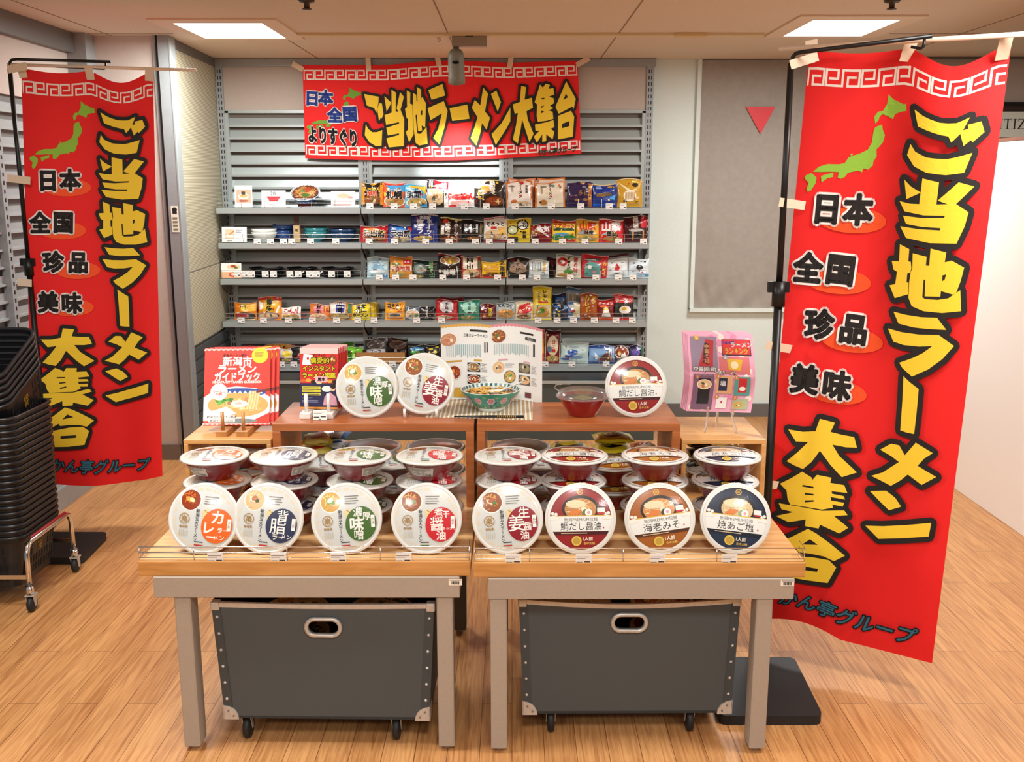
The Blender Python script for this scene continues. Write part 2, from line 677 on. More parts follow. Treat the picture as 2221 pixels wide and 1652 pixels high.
FLAT = lambda x, y, d: (x, -d, y)          # upright print facing the viewer
LYING = lambda x, y, d: (x, y, d)          # print lying on top
NOODLE = ['c98a3e', 'efcf8a', 'dcae5e', 'f2ead0', '6e9a3c', 'c2703c']
CURRY = ['8a3510', 'd9722a', 'b3501c', 'e8a24a', 'f0d9a0']
PALE = ['dcb98a', 'f3e2bd', 'e6cb98', 'f6efe0', '4b5a3c', 'b7805a']
SHOYU = ['8a4a1e', 'e0b060', 'c48a40', 'f0dcb0', '4f7a35', 'a85a3a']
GREENF = ['c9a050', 'f0dfa0', 'e0c070', '7fae4a', '5a8a35', 'f5f0dc']
VERT = [["353,158 381,168 431,177 480,179 515,169 498,209 471,237 461,218 415,210 369,202"],["491,206 515,202 511,190 548,190 560,222 530,245 526,237 507,251"],["352,256 369,275 404,286 465,287 534,275 518,330 467,335 409,331 370,317 345,289"],["345,359 367,376 400,391 358,414"],["400,349 450,357 450,423 482,421 453,411 506,357 551,371 506,420 544,443 538,483 521,532 442,535 370,525 348,493 409,498 469,498 470,491 416,491 365,485 353,462 409,465 477,461 479,455 416,457 356,449 337,421 370,426 399,425"],["353,544 384,556 385,591 393,592 397,610 395,622 386,626 387,652 393,652 395,686 355,701 334,665 352,660 353,624 341,618 333,594 356,593"],["396,567 439,574 440,599 450,599 448,550 495,558 494,586 513,580 551,597 546,635 537,670 529,675 493,668 493,684 447,687 443,639 438,640 440,690 449,695 486,694 516,687 548,661 558,720 504,730 448,730 411,719 398,696 395,651 396,622 400,610","492,623 502,620 500,635 493,640"],["356,741 397,746 443,748 491,745 522,777 469,780 422,780 376,774"],["344,792 388,798 442,799 502,794 550,821 521,862 483,897 436,925 403,903 392,889 433,869 460,852 487,828 447,834 400,835 366,829"],["410,927 431,942 461,959 463,1028 463,1095 438,1094 419,1091 415,999"],["362,1161 395,1136 421,1137 442,1164 471,1120 526,1143 502,1164 485,1189 514,1201 545,1213 504,1245 458,1221 438,1243 409,1266 382,1258 343,1247 378,1230 426,1188 399,1174"],["344,1295 396,1284 427,1300 449,1324 412,1343 378,1320"],["342,1407 398,1397 470,1378 547,1355 544,1399 465,1421 389,1440"],["157,1094 207,1100 196,1131 236,1135 274,1136 287,1168 251,1172 206,1170 233,1203 296,1245 248,1268 208,1236 168,1195 145,1234 119,1261 89,1254 61,1244 96,1209 127,1172 86,1176 56,1141 106,1142 147,1135"],["117,1270 150,1284 154,1291 167,1273 215,1275 213,1292 259,1292 272,1315 220,1318 223,1326 261,1327 267,1337 219,1337 222,1348 265,1348 262,1361 227,1360 230,1370 196,1382 144,1382 88,1383 77,1367 71,1340 46,1321 82,1297","123,1312 160,1313 160,1318 122,1318","133,1337 163,1336 162,1341 134,1343","137,1361 165,1356 165,1361 136,1368"],["48,1386 88,1385 144,1385 196,1386 268,1372 281,1385 237,1396 288,1425 260,1449 194,1432 191,1445 145,1445 145,1423 88,1442 42,1430 102,1406 60,1404"],["156,1452 188,1464 230,1485 287,1517 253,1542 218,1533 171,1532 132,1535 124,1525 78,1549 41,1526 102,1490","166,1485 194,1499 142,1507"],["91,1557 175,1543 236,1542 263,1561 240,1619 164,1627 105,1628","132,1579 204,1577 201,1588 131,1592"]]
HORZ = [["399,180 440,188 494,197 491,231 475,298 462,268 414,252"],["495,237 513,239 521,307 508,334 503,327 491,350 482,275"],["404,371 419,400 445,421 477,419 510,406 502,505 465,508 425,485 395,440"],["531,193 575,236 542,290"],["578,155 608,176 601,291 620,293 608,273 634,174 658,204 633,282 656,341 648,507 549,516 535,458 618,438 619,428 545,440 537,391 621,368 621,358 536,373 528,312 575,297"],["678,166 701,180 697,247 712,254 712,362 714,436 683,485 664,422 679,404 679,337 672,337 663,278 677,267"],["719,184 739,196 740,236 746,234 745,149 772,166 770,221 779,210 801,251 791,397 768,383 770,414 744,418 739,315 730,320 739,432 760,434 800,392 803,496 748,506 726,490 716,405 715,256","765,298 776,289 775,320 766,320"],["819,172 913,138 928,208 838,231"],["811,280 917,241 940,300 921,386 880,502 842,460 876,404 903,313 827,353"],["953,284 1069,263 1081,348 968,360"],["1119,234 1154,267 1177,158 1207,195 1183,304 1214,343 1189,417 1161,376 1148,435 1119,512 1084,468 1109,407 1133,339 1098,282"],["1262,175 1289,246 1266,305 1226,197"],["1350,279 1346,367 1314,419 1246,513 1221,445 1288,378"],["1425,148 1457,155 1444,235 1491,224 1496,288 1453,308 1460,362 1494,454 1465,505 1443,430 1423,357 1411,421 1389,511 1358,481 1382,393 1397,316 1376,320 1365,261 1412,248"],["1548,143 1565,164 1585,139 1612,148 1602,173 1634,169 1637,210 1602,223 1632,233 1635,265 1607,280 1629,297 1596,310 1623,319 1626,365 1579,375 1524,379 1518,340 1524,268 1508,254","1551,230 1574,228 1571,238 1551,237","1549,282 1572,275 1550,295","1548,309 1568,314 1549,327"],["1505,395 1579,385 1626,372 1630,419 1605,428 1629,447 1616,496 1576,462 1574,505 1548,509 1550,461 1513,511 1494,472 1533,436 1507,436"],["1719,130 1777,244 1760,310 1754,292 1662,334 1643,288","1714,207 1726,232 1696,248"],["1657,347 1743,319 1762,358 1747,487 1650,499","1682,400 1731,385 1727,418 1678,429"]]
JAPAN = ["262,121 278,135 297,144 317,152 322,148 326,168 306,172 290,178 285,192 265,181 249,176 241,183 240,192 230,202 225,182 235,168 250,167 261,148","232,212 252,205 256,220 265,236 261,256 251,268 243,276 246,296 237,312 237,322 222,335 208,331 205,342 191,338 161,345 153,358 140,364 131,360 133,344 106,344 79,346 51,347 68,331 95,322 131,321 148,317 160,298 190,289 215,277 226,256 227,232 228,220","78,358 98,351 116,346 117,359 99,364 82,377","31,357 47,350 65,363 64,379 52,401 41,407 36,397 41,380 25,366","163,290 172,288 167,298"]

# ================================================================== THE ROOM
b = MB().box((-5, -4, -0.05), (5, 6.7, 0), M_FLOOR)
struct('floor', b)
b = MB().box((-5, -4, CEIL), (5, 6.7, CEIL + 0.05), M_CEIL)
M_JOINT = mat('ceiling_joint', '8d7860', 0.9)
for x in (-2.98, -2.10, -0.33, 0.55, 2.32, 3.2):
    b.box((x - 0.003, -3, CEIL - 0.0015), (x + 0.003, 6.5, CEIL + 0.01), M_JOINT)
for x0, x1 in ((-5, -1.75), (1.95, 5)):
    b.box((x0, 5.37, CEIL - 0.0015), (x1, 5.376, CEIL + 0.01), M_JOINT)
b.box((-1.21, 5.5, CEIL - 0.0015), (-1.204, 6.5, CEIL + 0.01), M_JOINT)
struct('ceiling', b)

b = MB().box((-2.6, 6.5, 0), (4.5, 6.6, CEIL), M_WALL)
struct('wall_back', b)
b = MB().box((0.9, 6.485, 0), (4.4, 6.5, 0.088), M_DGREY)
struct('baseboard_back', b)

# left wall: slatted metal panelling, turning the corner into a narrow return and the alcove of the shelving
b = MB().box((-2.45, 1.5, 0), (-2.31, 5.5, CEIL), M_DGREY)
b.box((-2.31, 1.5, 1.94), (-2.29, 5.36, 2.2), M_PANEL)
z = 1.86
while z > 0.1:
    b.box((-2.31, 1.5, z), (-2.292, 5.36, z + 0.045), M_GREY)
    b.box((-2.292, 1.5, z), (-2.282, 5.36, z + 0.012), M_SHELF)
    z -= 0.077
b.box((-2.31, 1.5, 2.2), (-2.25, 5.42, CEIL), M_DGREY)
for y in (3.6, 4.5):
    b.box((-2.30, y - 0.02, 0.05), (-2.262, y + 0.02, 2.2), M_GREY)
    for k in range(50):
        b.box((-2.263, y - 0.006, 0.3 + k * 0.0375), (-2.2615, y + 0.006, 0.318 + k * 0.0375), M_BLACK)
b.box((-2.31, 5.33, 0), (-2.19, 5.45, CEIL), M_GREY)
struct('wall_left', b)
b = MB().box((-2.31, 1.5, 0), (-2.17, 5.4, 0.1), M_GREY)
b.box((-2.312, 1.5, 0.1), (-2.19, 5.4, 0.13), M_SHELF)
struct('baseboard_left', b)
b = MB().box((-2.3, 5.45, 0), (-1.87, 5.5, CEIL), mat('warm_white_panel', 'cdc5bb', 0.6, noise=0.03))
b.box((-1.885, 5.44, 0.09), (-1.868, 5.46, CEIL), M_SHELF)
struct('wall_corner', b)
b = MB().box((-2.2, 5.435, 0), (-1.88, 5.45, 0.09), mat('brown_grey_vinyl', '7b7166', 0.7))
struct('baseboard_corner', b)
b = MB().box((-1.866, 5.43, 0), (-1.855, 5.52, CEIL), M_BLACK)
b.box((-1.855, 5.43, 0), (-1.795, 5.53, CEIL), M_GREY)
b.box((-1.797, 5.428, 0), (-1.79, 5.44, 2.27), M_SHELF)
struct('trim_1', b)
PLAN = lambda d: [(-1.93, 5.53), (-1.815 + d, 5.53), (-1.857 + d, 6.46), (-1.93, 6.46)]
b = MB().prism(PLAN(0), 0.63, 2.25, lined('perforated_cream_panel', '9d997f', 'd6d2ba', 0.0085), 'Z')
b.prism(PLAN(.008), 2.25, CEIL, M_DGREY, 'Z')
b.prism(PLAN(-.012), 0, 0.63, M_DGREY, 'Z')
for k in range(8):
    b.prism(PLAN(.002), 0.02 + k * 0.077, 0.07 + k * 0.077, M_FIBRE, 'Z')
b.prism(PLAN(.0006), 1.045, 1.049, M_DGREY, 'Z')
struct('wall_alcove', b)

# safety sign strip on the grey post
p = Print()
p.rect(-0.02, -0.07, 0.02, 0.07, 'e9ead9')
p.ell(0, 0.05, 0.014, 0.012, '1a1a1a')
p.rect(-0.012, 0.028, 0.012, 0.042, '1a1a1a')
for k in range(4):
    p.rect(-0.013, -0.06 + k * 0.02, 0.013, -0.05 + k * 0.02, '7c8068')
b = p.emit(MB(), FLAT, INK_PAPER, step=0.0005)
b.box((-0.02, 0, -0.07), (0.02, 0.0006, 0.07), M_WHITE)
q = atY(375, 475, 5.428)
solo('door_notice', b, 'small cream notice strip stuck on the grey post beside the left banner', 'sign', (-1.822, 5.4275, q.z))

# right side: white partition, shop fascia above it, grey cloth over the wall recess
b = MB().bbox((2.28, 3.0, 0), (2.34, 5.3, 1.735), mat('white_partition', 'f4f2ee', 0.35), 0.004)
b.box((2.278, 3.0, 1.735), (2.345, 5.3, 1.75), mat('brown_partition_cap', '8a5a48', 0.5))
struct('wall_right', b)
YF = 6.35
zz = lambda y: atY(2190, y, YF).z
b = MB()
b.tube([(1.95, YF + 0.02, zz(101)), (4.2, YF + 0.02, zz(101))], 0.055, M_PANEL, 20)
b.box((1.95, YF, zz(128)), (4.2, 6.48, zz(119)), M_DGREY)
b.box((1.95, YF + 0.02, zz(222)), (4.2, 6.48, zz(128)), M_PANEL)
b.box((1.95, YF, zz(229)), (4.2, 6.48, zz(221)), M_BLACK)
b.box((1.95, YF + 0.01, zz(241)), (4.2, 6.48, zz(229)), mat('dark_brown_trim', '3b2a24', 0.6))
struct('trim_2', b)
p = Print()
zs = (zz(297) + zz(242)) / 2


def serif(p, ch, x, h, col):
    """one Roman capital with serifs, left edge at x; returns its width"""
    t, s = h * .14, h * .045
    if ch == 'I':
        p.rect(x + h * .13, 0, x + h * .13 + t, h, col)
        for y in (0, h - s):
            p.rect(x, y, x + h * .4, y + s, col)
        return h * .4
    if ch == 'T':
        p.rect(x + h * .33, 0, x + h * .33 + t, h, col)
        p.rect(x, h - s * 1.2, x + h * .8, h, col)
        p.rect(x + h * .2, 0, x + h * .6, s, col)
        for a in (x, x + h * .8 - s):
            p.rect(a, h * .76, a + s, h, col)
        return h * .8
    if ch == 'Z':
        p.rect(x, h - s * 1.2, x + h * .78, h, col)
        p.rect(x, 0, x + h * .78, s * 1.2, col)
        p.poly([(x, 0), (x + t * 1.2, 0), (x + h * .78, h), (x + h * .78 - t * 1.2, h)], col)
        p.rect(x, h * .76, x + s, h, col)
        p.rect(x + h * .78 - s, 0, x + h * .78, h * .24, col)
        return h * .78
    if ch == 'E':
        p.rect(x + h * .1, 0, x + h * .1 + t, h, col)
        for y in (0, h - s * 1.2):
            p.rect(x, y, x + h * .7, y + s * 1.2, col)
        p.rect(x + h * .1, h * .49, x + h * .5, h * .49 + s, col)
        return h * .72
    if ch == 'N':
        p.rect(x + h * .1, 0, x + h * .1 + s, h, col)
        p.rect(x + h * .78, 0, x + h * .78 + s, h, col)
        p.poly([(x + h * .08, h), (x + h * .08 + t * 1.1, h), (x + h * .82, 0), (x + h * .82 - t * .6, 0)], col)
        for a, y in ((x, 0), (x + h * .68, h - s)):
            p.rect(a, y, a + h * .26, y + s, col)
        return h * .95
    p.stroke([[(x + h * .42 + h * .4 * math.cos(a), h / 2 + h * .47 * math.sin(a)) for a in [.6 + k * (2 * PI - 1.2) / 20 for k in range(21)]]], t * .7, col, False, 6)
    return h * .8


CH = .061
lx = atY(2177, 270, YF).x - (atY(2197, 270, YF).x + .03) - CH * 1.2 - .014
for ch in 'CITIZEN':
    lx += serif(p, ch, lx, CH, '22221f') + .007
p.L = [([tuple((q[0], q[1] - .028) for q in t_) for t_ in tl], c_) for tl, c_ in p.L]
b = p.emit(MB(), FLAT, INK_PAPER, step=0.001)
b.box((-0.55, 0, -(zz(242) - zz(297)) / 2), (1.2, 0.03, (zz(242) - zz(297)) / 2), mat('pale_green_sign', 'eaf2e8', 0.5))
x = atY(2197, 270, YF).x
solo('shop_sign', b, 'pale fascia sign with black capital letters above the white partition', 'sign', (x + 0.03, YF - 0.0, zs))


def clothfn(u, v):
    x = 1.19 + u * 0.78
    z = 0.735 + v * (CEIL - 0.74)
    lo = max(0, 1 - v * 6)
    y = 6.478 + 0.004 * math.sin(u * 31) * (1 - v) + 0.012 * lo * math.sin(u * 17 + v * 40) * math.cos(u * 41)
    return (x + 0.006 * math.sin(v * 23) * lo, y, z)


b = MB().grid(clothfn, 60, 60, M_CLOTH)
b.grid(lambda u, v: (clothfn(u, v)[0], clothfn(u, v)[1] + 0.003, clothfn(u, v)[2]), 60, 60, M_CLOTH, flip=True)
solo('wall_cloth', b, 'plain grey cloth hung over the wall recess behind the right banner pole', 'cloth')
b = MB().box((1.165, 6.47, 0.725), (1.19, 6.5, CEIL), M_WALL)
b.box((1.165, 6.46, 0.71), (2.0, 6.5, 0.735), M_WALL)
struct('trim_3', b)
a0, a1, a2 = atY(1618, 231, 6.46), atY(1682, 231, 6.46), atY(1650, 290, 6.46)
b = MB().prism([(a0.x - a2.x, a0.z - a2.z), (a1.x - a2.x, a1.z - a2.z), (0, 0)], 0, 0.003, mat('red_sticker', 'd4202a', 0.5))
solo('triangle_marker', b, 'red downward triangle on the grey cloth', 'sign', (a2.x, 6.464, a2.z))


# ------------------------------------------------------------------ ceiling fittings
def ceiling_light(x0, x1, y0, y1, label):
    t = thing('ceiling_light', label, 'ceiling light', ((x0 + x1) / 2, (y0 + y1) / 2, CEIL), group='square ceiling lights')
    a, c = (x1 - x0) / 2, (y1 - y0) / 2
    b = MB()
    for (p0, p1) in (((-a - 0.09, -c - 0.11), (-a, c + 0.06)), ((a, -c - 0.11), (a + 0.09, c + 0.06)), ((-a, -c - 0.11), (a, -c)), ((-a, c), (a, c + 0.06))):
        b.box((*p0, -0.008), (*p1, 0.002), mat('light_frame', 'e2cdb4', 0.7))
    part(t, 'frame', b)
    part(t, 'diffuser', MB().box((-a, -c, -0.004), (a, c, 0.002), M_GLOW), 'glowing white diffuser panel')


ceiling_light(-1.62, -1.195, 4.98, 5.49, 'glowing square ceiling light above the left banner')
ceiling_light(1.412, 1.817, 4.885, 5.41, 'glowing square ceiling light above the right banner')
t = thing('lighting_track', 'long cream lighting track across the ceiling', 'lighting track', (0.1, 5.37, CEIL))
part(t, 'rail', MB().box((-1.2, -0.035, -0.014), (1.2, 0.035, 0.001), M_BEIGE))
part(t, 'end_cap', MB().box((0.74, -0.04, -0.016), (0.9, 0.04, -0.001), mat('yellowed_cover', 'd5b578', 0.6)), 'yellowed joint cover')
t = thing('spotlight', 'grey spotlight hanging from the ceiling track over the middle banner', 'spotlight', (-0.27, 5.37, CEIL - 0.014))
b = MB().bbox((-0.04, -0.022, -0.052), (0.14, 0.022, 0), mat('warm_grey_plastic', '958b7c', 0.5), 0.003)
b.box((0.03, -0.023, -0.004), (0.07, -0.0215, 0), M_BLACK)
part(t, 'adaptor', b)
b = MB().tube([(-0.02, 0, -0.05), (-0.02, 0, -0.085)], 0.015, M_DGREY, 12)
b.box((-0.034, -0.012, -0.13), (-0.029, 0.012, -0.08), M_CHROME)
b.box((-0.011, -0.012, -0.13), (-0.006, 0.012, -0.08), M_CHROME)
part(t, 'arm', b)
hd = MB()
MX = Matrix.Translation((-0.02, 0.0, -0.115)) @ Matrix.Rotation(math.radians(-158), 4, 'X')
hd.lathe([(0.0, -0.052), (0.026, -0.05), (0.038, -0.036), (0.042, -0.01), (0.042, 0.075), (0.044, 0.08), (0.044, 0.12), (0.038, 0.12), (0.036, 0.09), (0, 0.085)], mat('grey_green_lamp', '7d8276', 0.45), 28, MX)
part(t, 'lamp_head', hd)
part(t, 'vent_slot', MB().lathe([(0, -0.003), (0.018, -0.002), (0.018, 0.004)], M_BLACK, 16, Matrix.Translation((-0.02, -0.0435, -0.134)) @ Matrix.Rotation(PI / 2, 4, 'X') @ Matrix.Diagonal((1, 0.4, 1, 1))), 'black oval slot')
q = atZ(952, 78, CEIL)
b = MB().lathe([(0, 0), (0.016, 0), (0.012, -0.012), (0, -0.014)], M_BEIGE, 16)
b.tube([(0.006 * math.cos(k * PI / 5), 0, -0.02 + 0.006 * math.sin(k * PI / 5)) for k in range(10)], 0.002, M_BLACK, 6, True)
b.tube([(0, 0, -0.026), (-0.005, 0, -0.10)], 0.001, M_WHITE, 5)
solo('ceiling_hook', b, 'small cream ceiling hook with a thin string left of the spotlight', 'hook', q)
for i, (px, lab) in enumerate([(665, 'small dark sprinkler head at the ceiling right of the left light'), (1935, 'small dark sprinkler head at the ceiling above the right light')]):
    q = atZ(px, 1, CEIL)
    b = MB().lathe([(0, 0), (0.035, 0), (0.03, -0.008), (0.012, -0.01), (0.012, -0.03), (0.02, -0.033), (0.02, -0.036), (0, -0.038)], mat('bronze_fitting', '4b4038', 0.4, 0.5), 18)
    solo('sprinkler', b, lab, 'sprinkler', q, group='ceiling sprinklers')

# ================================================================== THE WALL SHELVING
UX = [-1.832, -0.935, -0.038, 0.865]
YB, YS = 6.45, 6.22                      # plane of the uprights, front edge of the shelves
t = thing('wall_shelving', 'grey metal wall shelving with slatted back and slotted uprights', 'shelving', (0, 0, 0))
for x in UX:
    b = MB().box((x - 0.022, YB, 0), (x + 0.022, 6.49, 2.255), M_GREY)
    for k in range(56):
        for dx in (-0.008, 0.008):
            b.box((x + dx - 0.003, YB - 0.0008, 0.15 + k * 0.0375), (x + dx + 0.003, YB + 0.001, 0.172 + k * 0.0375), M_BLACK)
    part(t, 'upright', b)
for i in range(3):
    x0, x1 = UX[i] + 0.022, UX[i + 1] - 0.022
    b = MB().box((x0, 6.488, 0), (x1, 6.495, 2.255), mat('brown_grey_back', '6b645c', 0.7))
    b.box((x0, 6.462, 1.985), (x1, 6.488, 2.255), M_PANEL)
    b.box((x0, 6.452, 0), (x0 + 0.022, 6.488, 1.985), M_SHELF)
    b.box((x1 - 0.022, 6.452, 0), (x1, 6.488, 1.985), M_SHELF)
    b.box((x0, 6.452, 1.972), (x1, 6.488, 1.99), M_SHELF)
    z = 1.895
    while z > 0.3:
        b.add([(x0 + 0.022, 6.462, z), (x1 - 0.022, 6.462, z), (x1 - 0.022, 6.480, z + 0.05), (x0 + 0.022, 6.480, z + 0.05)], [(0, 1, 2, 3)], M_SHELF)
        b.box((x0 + 0.022, 6.452, z - 0.008), (x1 - 0.022, 6.466, z + 0.006), M_SHELF)
        z -= 0.077
    part(t, 'back_panel', b)
part(t, 'header_rail', MB().box((UX[0] - 0.03, 6.43, 2.252), (UX[3] + 0.03, 6.49, 2.297), M_GREY))
b = MB().box((UX[0] + .02, 5.87, 0.0), (UX[3], 6.44, 0.354), M_TEAL)
b.box((UX[0] + .02, 5.86, 0.354), (UX[3], 5.875, 0.37), M_SHELF)
b.box((UX[0] + .02, 5.875, 0.354), (UX[3], 6.44, 0.358), M_BLACK)
part(t, 'base_cabinet', b)
SZ = [1.388, 1.172, 0.948, 0.678, 0.395]
RN = ['top', 'second', 'third', 'fourth', 'bottom']
BN = ['left', 'middle', 'right']
for r, z in enumerate(SZ):
    proto = None
    for i in range(3):
        lab = f'grey metal {RN[r]} shelf of the {BN[i]} bay with wire guard'
        x = UX[i]
        if proto is None:
            s = proto = thing('shelf', lab, 'shelf', (x, YS, z), group='wall shelves')
            wd = 0.893
            b = MB().box((0.003, 0, -0.012), (wd, 0.23, 0), M_SHELF)
            b.box((0.003, -0.002, -0.032), (wd, 0.004, 0.002), M_SHELF)
            b.box((0.003, 0.004, -0.034), (wd, 0.02, -0.03), M_DGREY)
            part(s, 'board', b)
            if r < 4:
                for xx in (0.004, wd - 0.006):
                    part(s, 'bracket', MB().prism([(0.03, -0.032), (0.228, -0.032), (0.228, -0.12), (0.19, -0.11), (0.05, -0.05)], xx, xx + 0.003, M_DGREY, 'X'))
            b = MB()
            for zz_ in (0.008, 0.032, 0.056):
                b.tube([(0.012, 0.02, zz_), (0.012, 0.004, zz_), (wd - 0.01, 0.004, zz_), (wd - 0.01, 0.02, zz_)], 0.0013, M_CHROME, 5)
            for k in range(7):
                xx = 0.012 + (wd - 0.022) * k / 6
                b.tube([(xx, 0.005, 0), (xx, 0.005, 0.056)], 0.0013, M_CHROME, 5)
            part(s, 'wire_guard', b)
        else:
            dup(proto, (x, YS, z), None, lab)

# ================================================================== BANNERS
YEL, RED, INKB, WHT = 'f6d233', 'ea1717', '191312', 'f7efe6'


def unpack(s, W=None):
    return [(float(a) / 1000, -float(c) / 1000) for a, c in (q.split(',') for q in s.split())]


def meander(p, x0, x1, y0, hgt, col, w=0.15):
    per = hgt * 2.45
    path1 = [(.27, .45), (.82, .45), (.82, 1), (0, 1), (0, 0), (1.14, 0), (1.14, 1), (2.27, 1), (2.27, 0), (1.5, 0), (1.5, .55), (2.0, .55)]
    tr = []
    x = x0 - per * 0.45
    h = w * hgt / 2
    while x < x1:
        for a, c in zip(path1, path1[1:]):
            ax, ay, cx, cy = x + a[0] * hgt, y0 + a[1] * hgt, x + c[0] * hgt, y0 + c[1] * hgt
            u0, u1, v0, v1 = min(ax, cx) - h, max(ax, cx) + h, min(ay, cy) - h, max(ay, cy) + h
            u0, u1 = max(u0, x0), min(u1, x1)
            if u1 - u0 > 0.001:
                tr += [((u0, v0), (u1, v0), (u1, v1)), ((u0, v0), (u1, v1), (u0, v1))]
        x += per
    p.tris(tr, col)


def big_letters(p, data, w):
    gl = [[unpack(l) for l in g] for g in data]
    t = []
    for g in gl:
        t += tess([g[0]])
    p.tris(t, INKB)
    p.stroke([g[0] for g in gl], w, INKB)
    t = []
    for g in gl:
        t += tess(g)
    p.tris(t, YEL)


def upright_art():
    p = Print()
    meander(p, 0.004, 0.596, -0.094, 0.045, WHT)
    for s in JAPAN:
        p.poly(unpack(s), '8fc23c')
    for (cx, cy, rx, ry) in ((0.192, -0.484, 0.108, 0.038), (0.168, -0.668, 0.104, 0.038), (0.232, -0.842, 0.1, 0.037), (0.2, -1.006, 0.098, 0.037)):
        p.ell(cx, cy, rx, ry, 'f4521c', 36)
    for (s, x, y, r) in (('日', 0.108, -0.456, 0.0), ('本', 0.207, -0.452, 0.02), ('全', 0.067, -0.632, 0.0), ('国', 0.172, -0.634, -0.04), ('珍', 0.123, -0.802, 0.05), ('品', 0.234, -0.808, -0.04), ('美', 0.093, -0.976, 0.0), ('味', 0.201, -0.984, 0.0)):
        p.text(s, x, y, 0.094, INKB, 0.052, rot=r, out='f6f2ee', outw=0.072, res=3)
    big_letters(p, VERT, 0.034)
    p.text('やかん亭グループ', 0.28, -1.716, 0.062, '2f6f86', 0.012, w=0.52, rot=-0.04, out='12181c', outw=0.07, res=3, shear=0.25)
    return p


def loop(mb, A, B, wd, m=M_TAPE, th=0.0015):
    """flat tape folded over from A to B (points), of the given width"""
    A, B = Vector(A), Vector(B)
    d = (B - A).normalized()
    n = Vector((0, -1, 0))
    s = d.cross(n).normalized() * wd / 2
    n = n * th
    v = [A - s, A + s, B + s, B - s, A - s + n, A + s + n, B + s + n, B - s + n]
    mb.add(v, [(0, 1, 2, 3), (7, 6, 5, 4), (0, 4, 5, 1), (1, 5, 6, 2), (2, 6, 7, 3), (3, 7, 4, 0)], m)


def cloth_banner(name, label, art, W, H, fn, nu, nv, hmax):
    """fn(u in metres from the left, v in metres below the top (negative), lift)"""
    t = thing(name, label, 'banner', (0, 0, 0))
    b = MB()
    b.grid(lambda u, v: fn(u * W, (v - 1) * H, 0), nu, nv, INK_CLOTH, RED)
    b.grid(lambda u, v: fn(u * W, (v - 1) * H, -0.0012), nu, nv, INK_CLOTH, 'd83a34', flip=True)
    art.emit(b, fn, INK_CLOTH, hmax, 0.0007, 0.012)
    part(t, 'cloth', b)
    return t


def surface(P, sag, ripple):
    """bilinear sheet through four corners TL TR BR BL with its own sag and folds"""
    TL, TR, BR, BL = [Vector(q) for q in P]

    def fn_factory(W, H):
        nrm = ((TR - TL).cross(TL - BL)).normalized()
        if nrm.y > 0:
            nrm = -nrm

        def fn(x, y, d):
            u, v = x / W, 1 + y / H
            p = (BL * (1 - u) + BR * u) * (1 - v) + (TL * (1 - u) + TR * u) * v
            dz = sag(u, v)
            return p + nrm * (d + ripple(u, v)) + Vector((0, 0, dz))
        return fn
    return fn_factory


def bump(x, a, c):
    return math.sin(PI * (x - a) / (c - a)) if a < x < c else 0.0


# right banner
RC = [atY(1756, 112, 3.1), atY(2192, 100, 2.81), atY(2021, 1439, 2.81), atY(1640, 1340, 3.1)]
fR = surface(RC, lambda u, v: (-0.052 * bump(u, 0.53, 0.97) ** 1.3 - 0.008 * bump(u, 0.05, 0.47)) * max(0, (v - 0.72) / 0.28) ** 1.5 + 0.03 * bump(u, 0.02, 0.5) * max(0, 1 - v * 9),
             lambda u, v: 0.010 * math.sin(u * 9 + 1) * (0.3 + v * v) + 0.010 * bump(u, 0.45, 0.75) * v ** 4 + 0.006 * math.sin(u * 6 + v * 4))(0.6, 1.8)
bR = cloth_banner('vertical_banner', 'tall red banner with yellow characters on the right, hanging in front of the white partition', upright_art(), 0.6, 1.8, fR, 36, 90, 0.03)
for (u, A) in ((0.02, atY(1757, 88, 3.07)), (0.51, atY(1976, 82, 2.93)), (0.965, atY(2180, 76, 2.80))):
    b = MB()
    B = fR(u * 0.6, -0.035, 0.004)
    loop(b, A + Vector((0, -0.012, 0)), B, 0.036)
    part(bR, 'loop', b, 'beige hanging loop')
for (ax, ay, bx, by) in ((1714, 141, 1774, 122), (1690, 438, 1746, 446), (1662, 748, 1716, 757), (1662, 1050, 1687, 1052)):
    b = MB()
    A = atY(ax, ay, 2.958 if by < 1000 else 3.02)
    loop(b, A, atY(bx, by, 3.04 if by < 1000 else 3.05), 0.026)
    part(bR, 'loop', b, 'beige side loop')

# left banner
LC = [atY(46, 150, 4.33), atY(332, 158, 4.43), atY(353, 1031, 4.43), atY(73, 1047, 4.33)]
fL = surface(LC, lambda u, v: (-0.045 * bump(u, 0.52, 0.97) ** 1.2 - 0.012 * bump(u, 0.06, 0.48)) * max(0, (v - 0.72) / 0.28) ** 1.5 - 0.03 * bump(u, 0.05, 0.98) * max(0, 1 - v * 6),
             lambda u, v: 0.010 * math.sin(u * 9) * (0.4 + 0.6 * v) + 0.012 * math.sin(u * 13 + 2) * (1 - v) * u + 0.01 * bump(u, 0.5, 0.8) * v ** 4)(0.6, 1.8)
bL = cloth_banner('vertical_banner', 'tall red banner with yellow characters on the left, behind the stacked black baskets', upright_art(), 0.6, 1.8, fL, 36, 90, 0.03)
for (u, A) in ((0.02, atY(48, 140, 4.335)), (0.52, atY(194, 143, 4.385)), (0.97, atY(326, 147, 4.43))):
    b = MB()
    loop(b, A + Vector((0, -0.014, 0)), fL(u * 0.6, -0.035, 0.004), 0.034)
    part(bL, 'loop', b, 'beige hanging loop')
for (ax, ay, bx, by) in ((17, 151, 58, 143), (16, 386, 66, 392), (38, 611, 69, 614)):
    b = MB()
    loop(b, atY(ax, ay, 4.295), atY(bx, by, 4.295), 0.032)
    part(bL, 'loop', b, 'beige side loop')


